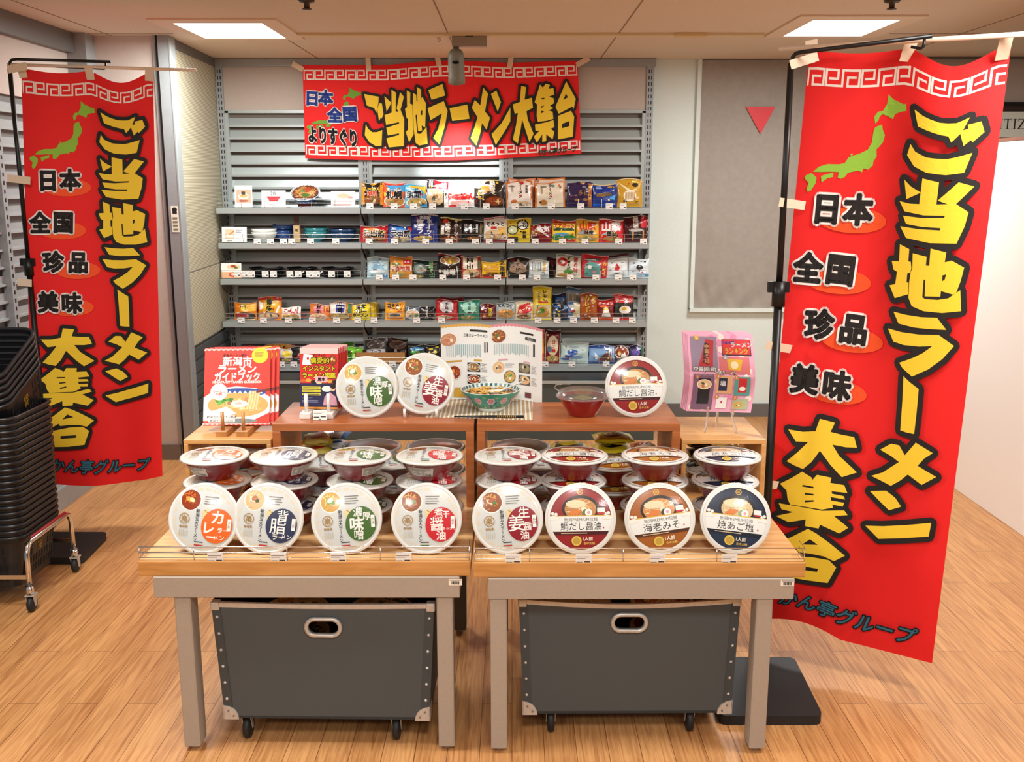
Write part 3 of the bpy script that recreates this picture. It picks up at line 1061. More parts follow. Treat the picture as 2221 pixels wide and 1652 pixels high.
def stand(label, X, Y, ztop, arm, rod, plate, collar, name='banner_stand', full=True):
    t = thing(name, label, 'banner stand', (X, Y, 0))
    b = MB()
    q = [(p[0] - X, p[1] - Y) for p in plate]
    n = len(q)
    pts = []
    for i in range(n):
        a, c, e = Vector(q[i - 1]), Vector(q[i]), Vector(q[(i + 1) % n])
        for k in range(5):
            s = k / 4
            p0, p1 = c + (a - c).normalized() * 0.03, c + (e - c).normalized() * 0.03
            pts.append(((1 - s) ** 2 * p0 + 2 * s * (1 - s) * c + s * s * p1)[:])
    b.prism(pts, 0, 0.03, M_RUBBER, 'Z')
    part(t, 'base', b, 'flat black base plate')
    b = MB().tube([(0, 0, 0.03), (0, 0, collar)], 0.0125, M_BLACK, 14)
    b.tube([(0, 0, 0.03), (0, 0, 0.11)], 0.024, M_BLACK, 14)
    part(t, 'lower_pole', b)
    part(t, 'collar', MB().tube([(0, 0, collar - 0.045), (0, 0, collar + 0.03)], 0.02, M_BLACK, 14).box((-0.034, -0.008, collar - 0.002), (0.03, 0.008, collar + 0.03), M_BLACK))
    a = Vector(arm) - Vector((X, Y, 0))
    h = a.copy()
    h.z = 0
    h.normalize()
    up = [(0, 0, collar)] + [(0, 0, ztop - 0.03), h * 0.004 + Vector((0, 0, ztop - 0.012)), h * 0.012 + Vector((0, 0, ztop - 0.003)), h * 0.03 + Vector((0, 0, ztop)), a]
    part(t, 'upper_pole', MB().tube(up[:2], 0.0095, M_BLACK, 12).tube(up[1:], 0.006, M_BLACK, 10))
    at_ = lambda k, dz: Vector((0, 0, ztop)) * (1 - k) + a * k + Vector((0, 0, dz))
    u2 = [at_(0.02 if full else 0.86, -0.022), at_(.93, -0.03), at_(.945, -0.026), at_(.95, -0.004)]
    part(t, 'hook_arm', MB().tube(u2, 0.004, M_BLACK, 8), 'thin black hook arm')
    r0, r1 = Vector(rod[0]) - Vector((X, Y, 0)), Vector(rod[1]) - Vector((X, Y, 0))
    part(t, 'cross_rod', MB().tube([r0, r1], 0.007, M_ROD, 10), 'white cross rod')
    return t


pz = atY(1711, 114, 2.98)
pl = [atZ(1560, 1552, 0.03), atZ(1786, 1552, 0.03), atZ(1722, 1424, 0.03), atZ(1540, 1424, 0.03)]
stand('black banner stand holding the right red banner', pz.x + 0.008, 2.98, pz.z, atY(2022, 78, 2.82), (atY(1690, 106, 3.1), atY(2290, 70, 2.72)), [(p.x, p.y) for p in pl], atY(1688, 632, 2.98).z, full=False)
pz = atY(19, 128, 4.33)
pl = [atZ(18, 1209, 0.03), atZ(178, 1209, 0.03), atZ(234, 1153, 0.03), atZ(80, 1153, 0.03)]
stand('black banner stand holding the left red banner', pz.x, 4.33, pz.z, atY(240, 134, 4.4), (atY(16, 140, 4.33), atY(425, 152, 4.46)), [(p.x, p.y) for p in pl], atY(42, 575, 4.33).z)

# the wide banner over the shelving
HC = [atY(656, 141, 6.41), atY(1253, 131, 6.41), atY(1261, 333, 6.43), atY(662, 343, 6.43)]
fH = surface(HC, lambda u, v: (-0.010 + 0.022 * bump(u, 0.3, 0.75)) * bump(u, 0, 1) * v - 0.028 * bump(u, 0.0, 0.98) * (1 - v),
             lambda u, v: 0.006 * math.sin(u * 16) * (1.2 - v) + 0.012 * bump(u, 0, 1) * (1 - v))(1.8, 0.6)
p = Print()
meander(p, 0.006, 1.794, -0.09, 0.056, WHT, 0.16)
meander(p, 0.006, 1.794, -0.572, 0.056, WHT, 0.16)
for s in JAPAN:
    p.poly([(0.02 + (x - 0.03) * 1.22, -0.142 + (y + 0.125) * 1.06) for x, y in unpack(s)], '6fa537')
for (s, x, y, r) in (('日', 0.058, -0.213, -0.05), ('本', 0.147, -0.205, -0.05), ('全', 0.204, -0.315, 0.0), ('国', 0.302, -0.308, 0.05)):
    p.text(s, x, y, 0.098, '1c3f96', 0.055, rot=r, out='f1ece6', outw=0.06, res=3)
p.text('よりすぐり', 0.185, -0.452, 0.115, '0c0c0c', 0.05, w=0.31, rot=-0.07, out='f1ece6', outw=0.06, res=3, shear=-0.1)
big_letters(p, HORZ, 0.034)
p.text('やかん亭グループ', 1.645, -0.572, 0.045, '14382c', 0.035, w=0.25, rot=0.04, shear=0.25, res=3)
bH = cloth_banner('wide_banner', 'wide red banner with yellow characters hung above the wall shelving', p, 1.8, 0.6, fH, 90, 24, 0.03)
for (u, px, py) in ((0.003, 634, 138), (0.24, 798, 124), (0.497, 948, 122), (0.752, 1109, 122), (0.995, 1278, 126)):
    b = MB()
    loop(b, atY(px, py, 6.40), fH(u * 1.8, -0.03, 0.004), 0.032)
    part(bH, 'loop', b, 'beige hanging loop')

# ================================================================== GOODS ON THE WALL SHELVES
REG = {i: [] for i in range(5)}          # what stands where, for wording the price cards
PF = 6.285                               # front plane of the goods


def base_z(r):
    return SZ[r] + 0.004


def pack(r, x0, x1, yt, bg, desc, items, Y=PF, th=0.045, crimp=None, rz=0.0, lean=None, reg=True, shape=None, cat='noodle pack', zoff=0.0, soft=1.0):
    """pillow bag: crimped at both ends, bulging front and back, printed front"""
    rr = random.Random(int(x0 * 7 + yt))
    A, B = atY(x0, 500, Y), atY(x1, 500, Y)
    z0 = base_z(r) + zoff
    W, Hh = B.x - A.x, atY((x0 + x1) / 2, yt, Y).z - z0
    lean = rr.uniform(0.06, 0.14) if lean is None else lean
    Hh = Hh / math.cos(lean)
    k1, k2 = rr.uniform(0, 6), rr.uniform(0, 6)

    def fn(x, y, d):
        u, v = min(1, max(0, x / W + 0.5)), min(1, max(0, y / Hh))
        e = (max(0.0, math.sin(PI * u)) ** 0.45) * (max(0.0, math.sin(PI * min(1, max(0, (v - 0.06) / 0.88)))) ** 0.55)
        wob = soft * 0.0035 * (math.sin(u * 9 + k1 + v * 5) + math.sin(v * 13 + k2 - u * 4)) * e
        pin = 1 - 0.05 * math.sin(PI * v) * 0 - 0.05 * (e * 0 + (1 - abs(2 * v - 1)) * 0.6)
        top = 0.006 * soft * math.sin(u * 5 + k1) * (v > 0.9)
        return ((x * pin), -th * 0.55 * e - wob - d, y + top)
    p = Print()
    for it in items:
        k = it[0]
        if k == 'r':
            p.rect((it[2] - .5) * W, it[3] * Hh, (it[4] - .5) * W, it[5] * Hh, it[1])
        elif k == 'e':
            p.ell((it[2] - .5) * W, it[3] * Hh, it[4] * W, it[5] * Hh, it[1], 18)
        elif k == 'g':
            p.poly([((a - .5) * W, c * Hh) for a, c in it[2]], it[1])
        elif k == 'f':
            p.food((it[2] - .5) * W, it[3] * Hh, it[4] * W, it[5] * Hh, it[1], int(x0), 12, it[6] if len(it) > 6 else None)
        elif k == 't':
            o = it[6] if len(it) > 6 else {}
            p.text(it[1], (it[3] - .5) * W, it[4] * Hh, it[5] * W, it[2], o.get('b', 0.03), o.get('w') and o['w'] * W, o.get('rot', 0), o.get('v', False), o.get('out'), o.get('ow', 0.06), 1, o.get('sh', 0))
        elif k == 'l':
            p.lines((it[2] - .5) * W, it[3] * Hh, (it[4] - .5) * W, it[5] * Hh, it[6], it[1], int(x0), 0.45, len(it) > 7)
    if len(items) > 1:
        lt = ['f4efe4', '1a1613', 'e8c83a', 'c8262c']
        for i in range(5):
            x, y = rr.uniform(-.44, .3) * W, rr.uniform(.06, .9) * Hh
            p.lines(x, y, x + W * rr.uniform(.08, .2), y + Hh * rr.uniform(.03, .07), 2, lt[rr.randrange(2)], i, .45)
        for i in range(5):
            p.ell(rr.uniform(-.42, .42) * W, rr.uniform(.05, .92) * Hh, W * rr.uniform(.015, .045), W * rr.uniform(.012, .04), lt[rr.randrange(4)], 8)
        p.rect(-.5 * W, .972 * Hh, .5 * W, .985 * Hh, 'e9e6df')
    b = MB()
    b.grid(lambda u, v: fn((u - .5) * W, v * Hh, 0), 20, 22, INK_FILM, bg)
    b.grid(lambda u, v: (lambda q: (q[0], -q[1] * 0.9 + 0.0005, q[2]))(fn((u - .5) * W, v * Hh, 0)), 10, 12, INK_FILM, bg, flip=True)
    p.emit(b, fn, INK_FILM, 0.01, 0.00022, 0.006, 0.0007)
    lab = f'{desc} on the {RN[r]} shelf'
    o = solo('noodle_pack', b, lab, cat, ((A.x + B.x) / 2, Y + th * 0.5, z0), (-lean, rr.uniform(-0.03, 0.03), rz), group=f'packs on the {RN[r]} shelf')
    if reg:
        REG[r].append(((x0 + x1) / 2, desc))
    return o


R, T, F, E_, G_, L_ = 'r', 't', 'f', 'e', 'g', 'l'
V_ = dict(v=True, b=0.04)


def VO(out, b=0.04):
    return dict(v=True, b=b, out=out)


def HO(out=None, b=0.05, **k):
    d = dict(b=b, **k)
    if out:
        d['out'] = out
    return d


# top shelf
pack(0, 784, 833, 395, '2a1a12', 'orange edged black noodle bag', [(R, 'e8961e', 0, 0.1, .16, .95), (R, 'e8961e', .84, 0.1, 1, .95), (R, '120c0a', .16, .6, .84, 1), (F, SHOYU, .5, .3, .36, .2), (T, 'らーめん', 'f3c53a', .5, .72, .2, HO()), (T, '旭川', 'd9391e', .5, .55, .22, HO('f4e8c8')), (E_, 'f2b632', .55, .95, .15, .05)])
pack(0, 831, 880, 396, 'ef5a22', 'orange and sky blue noodle bag', [(R, '4aa6e2', .3, .62, 1, .96), (G_, '4aa6e2', [(.1, .96), (.35, .62), (.4, .96)]), (G_, 'f4d13b', [(.02, .62), (.2, .55), (.05, .42)]), (F, NOODLE, .52, .24, .42, .2, 'f3efe4'), (T, '札幌', '141414', .5, .5, .36, HO('fbe9d2')), (R, 'e6432a', .05, .9, .9, .97), (T, 'ラーメン', 'fff3d0', .5, .7, .16, HO())])
pack(0, 878, 927, 400, '55c0ea', 'light blue noodle bag', [(G_, 'f5c632', [(.2, .9), (1, .95), (1, .5), (.8, .75)]), (G_, 'f4d13b', [(.05, .7), (.22, .62), (.05, .55)]), (F, GREENF, .55, .2, .42, .2, 'eef4ee'), (T, '函館', '15202a', .45, .56, .34, HO('e8f6fb')), (T, 'しお', '2a86c4', .8, .5, .14, HO('ffffff')), (R, '2f9cd8', .7, .02, 1, .12)])
pack(0, 925, 972, 391, '1c1a1a', 'black and red noodle bag with a noodle picture', [(R, 'e01a2c', .35, .66, 1, 1), (T, '横', 'ffffff', .8, .85, .26, HO()), (R, 'f2e6d6', .02, .3, 1, .68), (F, PALE, .42, .36, .42, .3), (R, '1c1a1a', .78, .0, .82, .6), (R, 'f4eee4', .82, 0, 1, .66), (T, '家ラ', '1c1a1a', .91, .42, .14, V_), (L_, 'e8e8e8', .1, .72, .3, .95, 4, 1)])
pack(0, 972, 1030, 405, 'f6ece6', 'white noodle bag with red brush scribble', [(E_, 'ef6a5c', .5, .5, .4, .16), (F, ['e8503c', 'f59b86', 'f06a50', 'f7c7b8'], .5, .5, .34, .13), (T, 'らぁめん', 'd9202c', .5, .52, .27, HO()), (L_, 'e36a50', .1, .1, .9, .3, 5), (R, 'd9282c', .02, .02, .3, .1)])
pack(0, 1028, 1093, 392, '2b1c13', 'dark brown and gold noodle bag', [(G_, 'f0e3b8', [(.0, .95), (.45, 1), (.2, .7), (0, .72)]), (E_, 'ee8c22', .4, .7, .16, .16), (R, 'e9b520', .14, .3, .32, .66), (T, '味噌', '2a1a10', .23, .48, .13, V_), (T, '熟成', 'f6ecd8', .62, .74, .2, V_), (F, CURRY, .68, .22, .3, .18), (R, 'd8c02e', .4, .96, .8, 1)])
pack(0, 1098, 1156, 391, 'efe6da', 'cream noodle bag with orange border, leaning left', [(G_, 'cf6a22', [(0, 0), (0, 1), (1, 1), (1, 0), (.93, .04), (.93, .92), (.07, .92), (.07, .04)]), (T, 'ラーメン', '3a3128', .55, .62, .15, V_), (T, '京都風', '4b4238', .78, .66, .1, V_), (E_, 'd0383a', .6, .88, .07, .05), (L_, '6f665a', .2, .5, .28, .82, 2, 1), (E_, 'c56a2c', .3, .2, .12, .08), (E_, 'b33030', .55, .42, .06, .04), (F, PALE, .6, .13, .3, .08)], rz=0.0, lean=.12)
pack(0, 1160, 1226, 394, 'e9ddc6', 'cream noodle bag with orange border, upright', [(G_, 'd4742a', [(0, 0), (0, 1), (1, 1), (1, 0), (.94, .03), (.94, .93), (.06, .93), (.06, .03)]), (T, 'ラーメン', '3a3128', .5, .6, .13, V_), (E_, '6b8a80', .6, .82, .06, .05), (G_, 'd86a3c', [(.74, .8), (.8, .9), (.88, .8)]), (L_, '77705f', .18, .45, .25, .8, 2, 1), (E_, 'c07a34', .28, .18, .12, .1), (E_, 'b33030', .52, .4, .05, .035)])
pack(0, 1100, 1160, 387, 'e6d6c0', 'orange edged bag behind the cream noodle bag', [(G_, 'cf6a22', [(0, 0), (0, 1), (1, 1), (1, 0), (.94, .04), (.94, .94), (.06, .94), (.06, .04)])], Y=PF + .066, reg=False)
pack(0, 1164, 1224, 386, 'e6d6c0', 'orange edged bag behind the upright cream one', [(G_, 'cf6a22', [(0, 0), (0, 1), (1, 1), (1, 0), (.94, .04), (.94, .94), (.06, .94), (.06, .04)])], Y=PF + .066, reg=False)
pack(0, 1228, 1284, 394, '2a1d4a', 'deep purple noodle bag', [(T, 'うに', '9a6a3a', .65, .55, .22, HO()), (E_, '8a5a34', .35, .45, .06, .04), (E_, 'a8743a', .4, .28, .1, .05), (E_, '9c6c34', .72, .3, .09, .06), (E_, 'b58a4a', .6, .93, .1, .04), (R, 'a8602c', .82, .02, .98, .92), (R, 'd59a4a', .84, .3, .96, .5), (R, 'e6c26a', .84, .75, .98, .85)])
pack(0, 1283, 1338, 399, '14348c', 'bright blue noodle bag with gold shapes', [(R, 'd9b23c', .05, .94, .95, 1), (E_, '8a6a3a', .35, .5, .2, .09), (E_, '6c5a3c', .6, .55, .2, .08), (G_, '35a6f0', [(.65, .35), (.95, .55), (.9, .3)]), (R, '1c6ae0', .05, .05, .6, .14), (L_, '9ab4e8', .15, .76, .5, .9, 2), (E_, 'b08a3c', .75, .85, .14, .05)])
pack(0, 1338, 1393, 388, 'c9992c', 'gold noodle bag with white shell drawing', [(E_, 'f6efdc', .5, .4, .26, .2), (G_, 'f6efdc', [(.5, .2), (.3, .34), (.7, .34)]), (G_, 'f3e6b8', [(.02, .9), (.5, .62), (.42, .56)]), (E_, '2a2018', .72, .78, .12, .08), (L_, 'f7e36a', .6, .84, .9, .95, 3), (L_, 'c9992c', .3, .24, .7, .52, 9, 1)])

# second shelf
pack(1, 780, 840, 490, 'c21a22', 'low red noodle bag with black brush writing', [(E_, 'f08a2c', .4, .7, .3, .16), (T, '元出前', '17110f', .5, .5, .27, HO('f3dfc2')), (F, SHOYU, .55, .16, .4, .14)])
pack(1, 840, 894, 488, '1d3f8e', 'low blue noodle bag with black brush writing', [(E_, '3a86d8', .4, .7, .3, .16), (R, 'b02a24', .8, .6, 1, .9), (T, '元出前', '0e0f14', .5, .5, .27, HO('e8eef6')), (F, PALE, .55, .16, .4, .14)])
pack(1, 890, 950, 465, '1c2f7c', 'tall navy noodle bag with white brush writing', [(T, 'オホーツク', 'f4f4f6', .68, .55, .2, V_), (T, '塩ラ', 'f4f4f6', .34, .55, .28, V_), (F, GREENF, .45, .12, .36, .1), (R, 'dfe4ee', .02, .95, .98, 1), (T, '北海道', 'e8eaf2', .5, .87, .12, HO()), (E_, 'd6402c', .22, .86, .05, .03)])
pack(1, 952, 1003, 473, '2f1a13', 'brown noodle bag with yellow top', [(R, 'e0cf3c', .05, .93, .95, 1), (T, 'オホーツク', 'f2e8da', .72, .52, .19, V_), (T, '味噌ラ', 'f2e8da', .36, .52, .24, V_), (E_, 'd8402a', .26, .85, .13, .07), (F, CURRY, .5, .12, .4, .12), (R, 'd9d0c0', .05, .3, .2, .7)])
pack(1, 1002, 1050, 477, '141416', 'black noodle bag with silver square seal', [(R, 'd5d8da', .34, .42, .72, .8), (T, '醤油', '141416', .53, .61, .22, V_), (T, 'ほたて', 'cfd2d6', .16, .6, .15, V_), (L_, 'a08a4c', .8, .3, .9, .85, 2, 1), (F, SHOYU, .5, .15, .3, .1)])
pack(1, 1048, 1100, 471, 'f0eadc', 'cream noodle bag with red top edge', [(R, 'c02a2e', 0, .93, 1, 1), (T, 'とろっと', '1b1512', .5, .73, .2, HO()), (R, 'c8352e', .3, .52, .55, .62), (F, PALE, .42, .28, .38, .2), (R, 'e2b04a', .62, .3, .95, .6), (R, '7c1c22', 0, 0, 1, .1)])
pack(1, 1100, 1152, 474, 'e9c92c', 'yellow noodle bag with black ring', [(E_, '16140f', .64, .72, .26, .22), (E_, 'f6f2e4', .64, .72, .2, .17), (T, 'しお', '16140f', .64, .72, .2, HO()), (E_, '2a2a1c', .22, .5, .24, .2), (E_, 'c8cf9a', .22, .5, .2, .16), (T, '特製', '16140f', .72, .3, .15, V_), (R, '1d1a14', .0, .0, .45, .2)])
pack(1, 1150, 1197, 486, '8f1420', 'dark red noodle bag with white chopsticks', [(G_, 'f4efe8', [(.25, .75), (.85, .25), (.9, .3), (.32, .82)]), (T, '本気', 'f4efe8', .6, .72, .3, HO()), (F, SHOYU, .22, .5, .24, .14), (R, '35090c', 0, 0, .4, .3)])
pack(1, 1197, 1249, 478, 'f3cf2e', 'yellow noodle bag with red lettering and green band', [(R, 'c8202a', 0, .86, 1, 1), (T, 'エアポート', 'd3222c', .5, .74, .2, HO(None, .05, w=.85)), (R, '1f4a2a', .06, .52, .95, .64), (E_, '3aa0d8', .4, .32, .34, .1), (E_, '2f8a3a', .2, .2, .2, .12), (E_, '2f8a3a', .75, .22, .25, .1), (R, 'd3222c', .6, .02, 1, .12)])
pack(1, 1249, 1300, 477, 'e9b030', 'orange noodle bag with red brush writing', [(T, '山家', 'd5381c', .5, .72, .36, HO()), (G_, '9fb6bc', [(.05, .35), (.3, .58), (.5, .35)]), (T, '味噌', '1c1712', .55, .42, .2, HO('f6f0e0')), (F, GREENF, .5, .16, .42, .14)])
pack(1, 1299, 1353, 476, 'd8202a', 'bright red noodle bag with white brush writing', [(T, '山家', 'f8f4ee', .5, .68, .4, HO()), (G_, '9cc6c8', [(.08, .3), (.35, .46), (.5, .3)]), (T, '醤油', '1c1712', .5, .36, .2, HO('f6f0e0')), (F, NOODLE, .55, .13, .38, .1), (R, 'f3d9d2', .05, .95, .95, .985)])
pack(1, 1353, 1405, 469, '4a1216', 'maroon noodle bag with dark bowl', [(R, 'c41f28', .72, .55, 1, 1), (T, '極濃', 'f0e8e0', .5, .76, .24, V_), (E_, '17100f', .55, .34, .4, .2), (E_, 'b9b4ac', .5, .46, .3, .07), (R, 'd08a4c', .36, .05, .42, .4), (R, 'd08a4c', .8, .1, .86, .45)])

# third shelf
pack(2, 792, 840, 559, 'b7d6df', 'pale blue noodle bag', [(G_, '86b4cc', [(.2, .4), (.5, .9), (.85, .4)]), (E_, 'e8f1f3', .5, .3, .36, .1), (L_, '44606c', .35, .7, .65, .78, 2), (R, '3a86c0', .6, .02, .95, .14)])
pack(2, 842, 892, 556, 'e59a3a', 'orange noodle bag with red square label', [(R, 'b2601c', 0, .93, 1, 1), (R, 'c42028', .6, .62, .95, .84), (T, 'くら', 'f8f0e6', .78, .73, .13, HO()), (R, 'f3e3c4', .02, .3, .98, .56), (T, 'ご当地麺', 'b02a1c', .48, .44, .2, HO(None, .04, w=.85)), (F, GREENF, .4, .16, .36, .12), (R, '6a7a3a', .1, .6, .5, .68)])
pack(2, 892, 949, 565, '17271f', 'dark green noodle bag with oval dish picture', [(E_, '5d6d66', .3, .5, .28, .3), (E_, '9aa89c', .3, .48, .2, .2), (E_, 'b58a8e', .34, .4, .08, .07), (T, '山菜そば', '7fb87a', .74, .5, .17, V_), (F, GREENF, .25, .08, .2, .07)])
pack(2, 949, 1001, 551, '15110f', 'black noodle bag with a bowl at the top', [(R, '7a1a20', 0, .9, 1, 1), (F, ['b98a4a', 'e6cf8a', 'd0a85a', '6e9a3c', 'f2d24a'], .5, .72, .4, .16, 'eef0e8'), (T, '塩とんこつ', 'f2efe6', .3, .28, .12, HO()), (T, '味噌', 'f2efe6', .48, .22, .26, HO()), (T, 'とり', 'f2efe6', .82, .35, .14, V_)])
pack(2, 999, 1044, 557, 'a8381f', 'rust brown noodle bag with black writing', [(R, 'efe6d2', .1, .42, .82, .95), (T, '岡山', '17120f', .45, .7, .36, V_), (F, PALE, .5, .22, .42, .2), (R, '3f6a3c', .86, .4, .97, .8)])
pack(2, 1044, 1099, 567, 'f0bf24', 'low yellow noodle bag with a name down its side', [(T, '北海道', '17120f', .84, .55, .22, V_), (F, CURRY, .4, .14, .4, .14), (R, 'd9a020', .15, .35, .65, .8), (R, 'cf3a22', .0, .0, .95, .06)])
pack(2, 1100, 1149, 559, '211815', 'dark brown noodle bag with beige onion shape', [(G_, '9a7f66', [(.1, .3), (.15, .62), (.42, .78), (.48, .92), (.54, .78), (.85, .6), (.88, .3), (.5, .16)]), (T, 'まげ', '2a1f19', .48, .5, .2, V_), (E_, '7a1a1c', .25, .85, .12, .07)])
pack(2, 1147, 1192, 565, 'dfe8e4', 'pale white noodle bag with lines of text', [(L_, '56707a', .12, .35, .62, .9, 6, 1), (R, 'e2b04a', .7, .35, .82, .85), (R, 'b7c6c4', 0, .05, 1, .2)])
pack(2, 1186, 1216, 559, '3a1518', 'dark maroon bag tucked behind the cream one', [(E_, '6a2024', .5, .7, .3, .15)], Y=PF + .066, reg=False)
pack(2, 1206, 1262, 553, 'd9d3bf', 'cream noodle bag with red round crest', [(R, '8a917c', 0, .9, 1, 1), (E_, 'b92830', .25, .68, .2, .19), (E_, 'e9e2d0', .25, .66, .1, .07), (T, '中華そば', '1c1814', .5, .6, .13, V_), (T, '昔の味', 'b5332e', .78, .55, .2, V_), (E_, '4b8a3a', .5, .26, .2, .1), (F, NOODLE, .4, .1, .34, .08)])
pack(2, 1262, 1321, 553, 'c8242c', 'red noodle bag with a teal animal shape', [(G_, '5f9a94', [(.1, .02), (.12, .55), (.25, .7), (.55, .66), (.72, .5), (.74, .02)]), (E_, 'f2f2ee', .3, .45, .08, .08), (E_, '1f2a2a', .2, .55, .04, .03), (E_, 'e58aa0', .48, .24, .07, .05), (T, 'カレー', 'f4d93a', .86, .4, .18, V_), (R, '23302e', .15, .72, .7, .84), (L_, 'c9d6cc', .18, .74, .68, .82, 2)])
pack(2, 1318, 1365, 562, 'e6ecec', 'white noodle bag with a red drop', [(E_, '2a2a2a', .25, .78, .06, .03), (E_, '2a2a2a', .73, .78, .06, .03), (E_, 'c8242c', .48, .5, .13, .14), (G_, 'c8242c', [(.36, .54), (.48, .76), (.6, .54)]), (R, '1c1c1c', .35, .22, .6, .27), (R, 'cfd9da', 0, .0, 1, .12)])
pack(2, 1365, 1411, 561, 'dce8ee', 'white noodle bag with a black oval', [(E_, '22262a', .25, .74, .06, .035), (E_, '22262a', .78, .82, .06, .035), (E_, '15181a', .52, .52, .17, .13), (G_, '15181a', [(.5, .42), (.54, .42), (.54, .3), (.5, .3)]), (R, '3f9ad6', .4, .06, 1, .2), (R, 'f4f8fa', .4, .1, .8, .14)])
pack(2, 1318, 1366, 552, '5a1a1f', 'dark red bag behind the red drop bag', [(R, 'a0a8a8', 0, .0, 1, .9)], Y=PF + .066, reg=False)

# fourth shelf
pack(3, 496, 546, 657, 'd97a1e', 'orange noodle bag with black name block', [(R, 'e9b43a', .35, .5, .98, .95), (R, '16120e', .3, .56, .52, .96), (T, '宮崎', 'f3d24a', .41, .76, .2, V_), (E_, '17120f', .5, .2, .46, .24), (E_, 'c3202a', .4, .24, .3, .14), (R, 'e8d8b8', .1, .0, .9, .06)])
pack(3, 548, 601, 645, 'e88a22', 'tall orange noodle bag with white figure', [(R, 'd22a22', 0, .86, 1, 1), (R, 'e8b030', .25, .3, .95, .85), (T, '博多', '17120f', .5, .62, .28, VO('f2d84a')), (G_, 'f2efe8', [(.05, .8), (.2, .75), (.25, .5), (.1, .4)]), (F, PALE, .45, .16, .4, .14, '3f6a9a'), (G_, 'f2efe8', [(.75, .3), (.85, .3), (.95, .6), (.88, .62)])])
pack(3, 600, 643, 667, 'efece4', 'white noodle bag with red slanted writing', [(T, 'こんぶ', 'c2242a', .52, .68, .26, HO(None, .06)), (F, GREENF, .5, .26, .44, .22), (R, '2f5a2a', 0, 0, 1, .08)])
pack(3, 662, 707, 661, 'd9762a', 'orange noodle bag with pink name block', [(R, 'e58a96', .22, .45, .7, .9), (T, '熊本', '1a1210', .46, .68, .22, V_), (R, 'b02a22', .75, .5, 1, .95), (L_, 'f2d24a', .78, .5, .98, .95, 3, 1), (F, PALE, .45, .18, .4, .18, 'e8e4da')])
pack(3, 707, 759, 657, 'c9821f', 'gold noodle bag with blue name block', [(R, 'e8e6de', .0, .35, .7, .95), (R, '1d3f9a', .28, .42, .66, .95), (T, '長崎', '0d1018', .47, .68, .22, V_), (R, '2f7a5a', .8, .35, .95, .95), (F, GREENF, .45, .16, .4, .16, '33496a')])
pack(3, 756, 796, 661, 'ecd42a', 'bright yellow noodle bag', [(T, '博多', '1a1712', .5, .8, .27, HO()), (T, 'カレー', '1a1712', .5, .55, .25, HO()), (T, 'ラーメン', '1a1712', .5, .3, .22, HO())], rz=0.0)
for k in range(3):
    pack(3, 772 + k * 8, 812 + k * 3, 658, 'dcc024', ['next yellow bag behind the bright yellow one', 'middle yellow bag of the row receding behind', 'rearmost yellow bag of the receding row'][k], [(R, 'b99a1e', .85, .05, 1, .95)], Y=PF + .04 + k * .035, reg=False, th=.03)
pack(3, 829, 874, 656, 'f0a52a', 'orange noodle bag with a car drawing', [(T, '喜多方', '5a3214', .42, .78, .2, HO()), (T, 'ラーメン', '3a2a1c', .55, .6, .16, HO()), (E_, 'f4efe4', .3, .3, .1, .06), (E_, 'f4efe4', .7, .3, .1, .06), (R, '3f4a5a', .25, .2, .75, .3), (R, 'c42a22', .1, .06, .9, .12), (E_, 'd2402c', .75, .45, .12, .04)])
pack(3, 873, 907, 667, '5b6b7a', 'grey noodle bag with a round bowl', [(F, PALE, .5, .42, .42, .36, 'eef0f0'), (T, 'しお', 'e8f0f6', .5, .85, .3, HO()), (E_, '4a8a3a', .75, .35, .15, .1)])
pack(3, 905, 941, 665, '161314', 'slim black noodle box', [(T, 'まぜそば', 'e8e4de', .5, .55, .2, V_), (R, '8a2024', .1, .1, .25, .2)], soft=.2)
pack(3, 942, 991, 651, 'b81f2a', 'red noodle bag with white octagon', [(G_, 'e4e6e4', [(.2, .5), (.2, .8), (.35, .93), (.65, .93), (.8, .8), (.8, .5), (.65, .36), (.35, .36)]), (G_, 'c8cccc', [(.26, .5), (.26, .78), (.37, .88), (.63, .88), (.74, .78), (.74, .5), (.63, .42), (.37, .42)]), (T, '手延', '6a2228', .5, .68, .16, V_), (E_, '17120f', .5, .36, .1, .06), (F, PALE, .4, .12, .36, .1)])
pack(3, 948, 1004, 645, '6a1a20', 'dark red bag behind the white octagon bag', [], Y=PF + .066, reg=False)
pack(3, 992, 1041, 652, '2f8a72', 'green noodle bag with pale teal octagon', [(G_, 'a4dcc8', [(.2, .5), (.2, .8), (.35, .93), (.65, .93), (.8, .8), (.8, .5), (.65, .36), (.35, .36)]), (T, '手延', '1f6a58', .5, .68, .16, V_), (E_, '17120f', .5, .36, .1, .06), (F, GREENF, .4, .12, .36, .1), (R, '1c5a34', .0, .0, .12, .3)])
pack(3, 1038, 1075, 660, '5a1218', 'dark red noodle bag with yellow flecks', [(T, '激辛', 'e8c83a', .68, .45, .28, V_), (F, CURRY, .35, .2, .28, .16), (G_, '8a1c22', [(.0, .6), (.6, .9), (.3, .5)])])
pack(3, 1074, 1118, 656, 'a9b4b2', 'silver grey noodle bag', [(T, 'とんこつ', '1d2226', .5, .8, .2, HO()), (F, NOODLE, .5, .34, .44, .26), (R, '8a9492', 0, .92, 1, 1)])
pack(3, 1117, 1157, 655, 'ddd6b4', 'cream noodle bag with red flame writing', [(G_, 'c8242a', [(.1, .3), (.2, .8), (.8, .95), (.95, .55), (.6, .3)]), (T, 'ラーメン', 'f6e6b8', .55, .62, .2, HO(None, .04, rot=.5)), (F, SHOYU, .5, .16, .4, .12)])
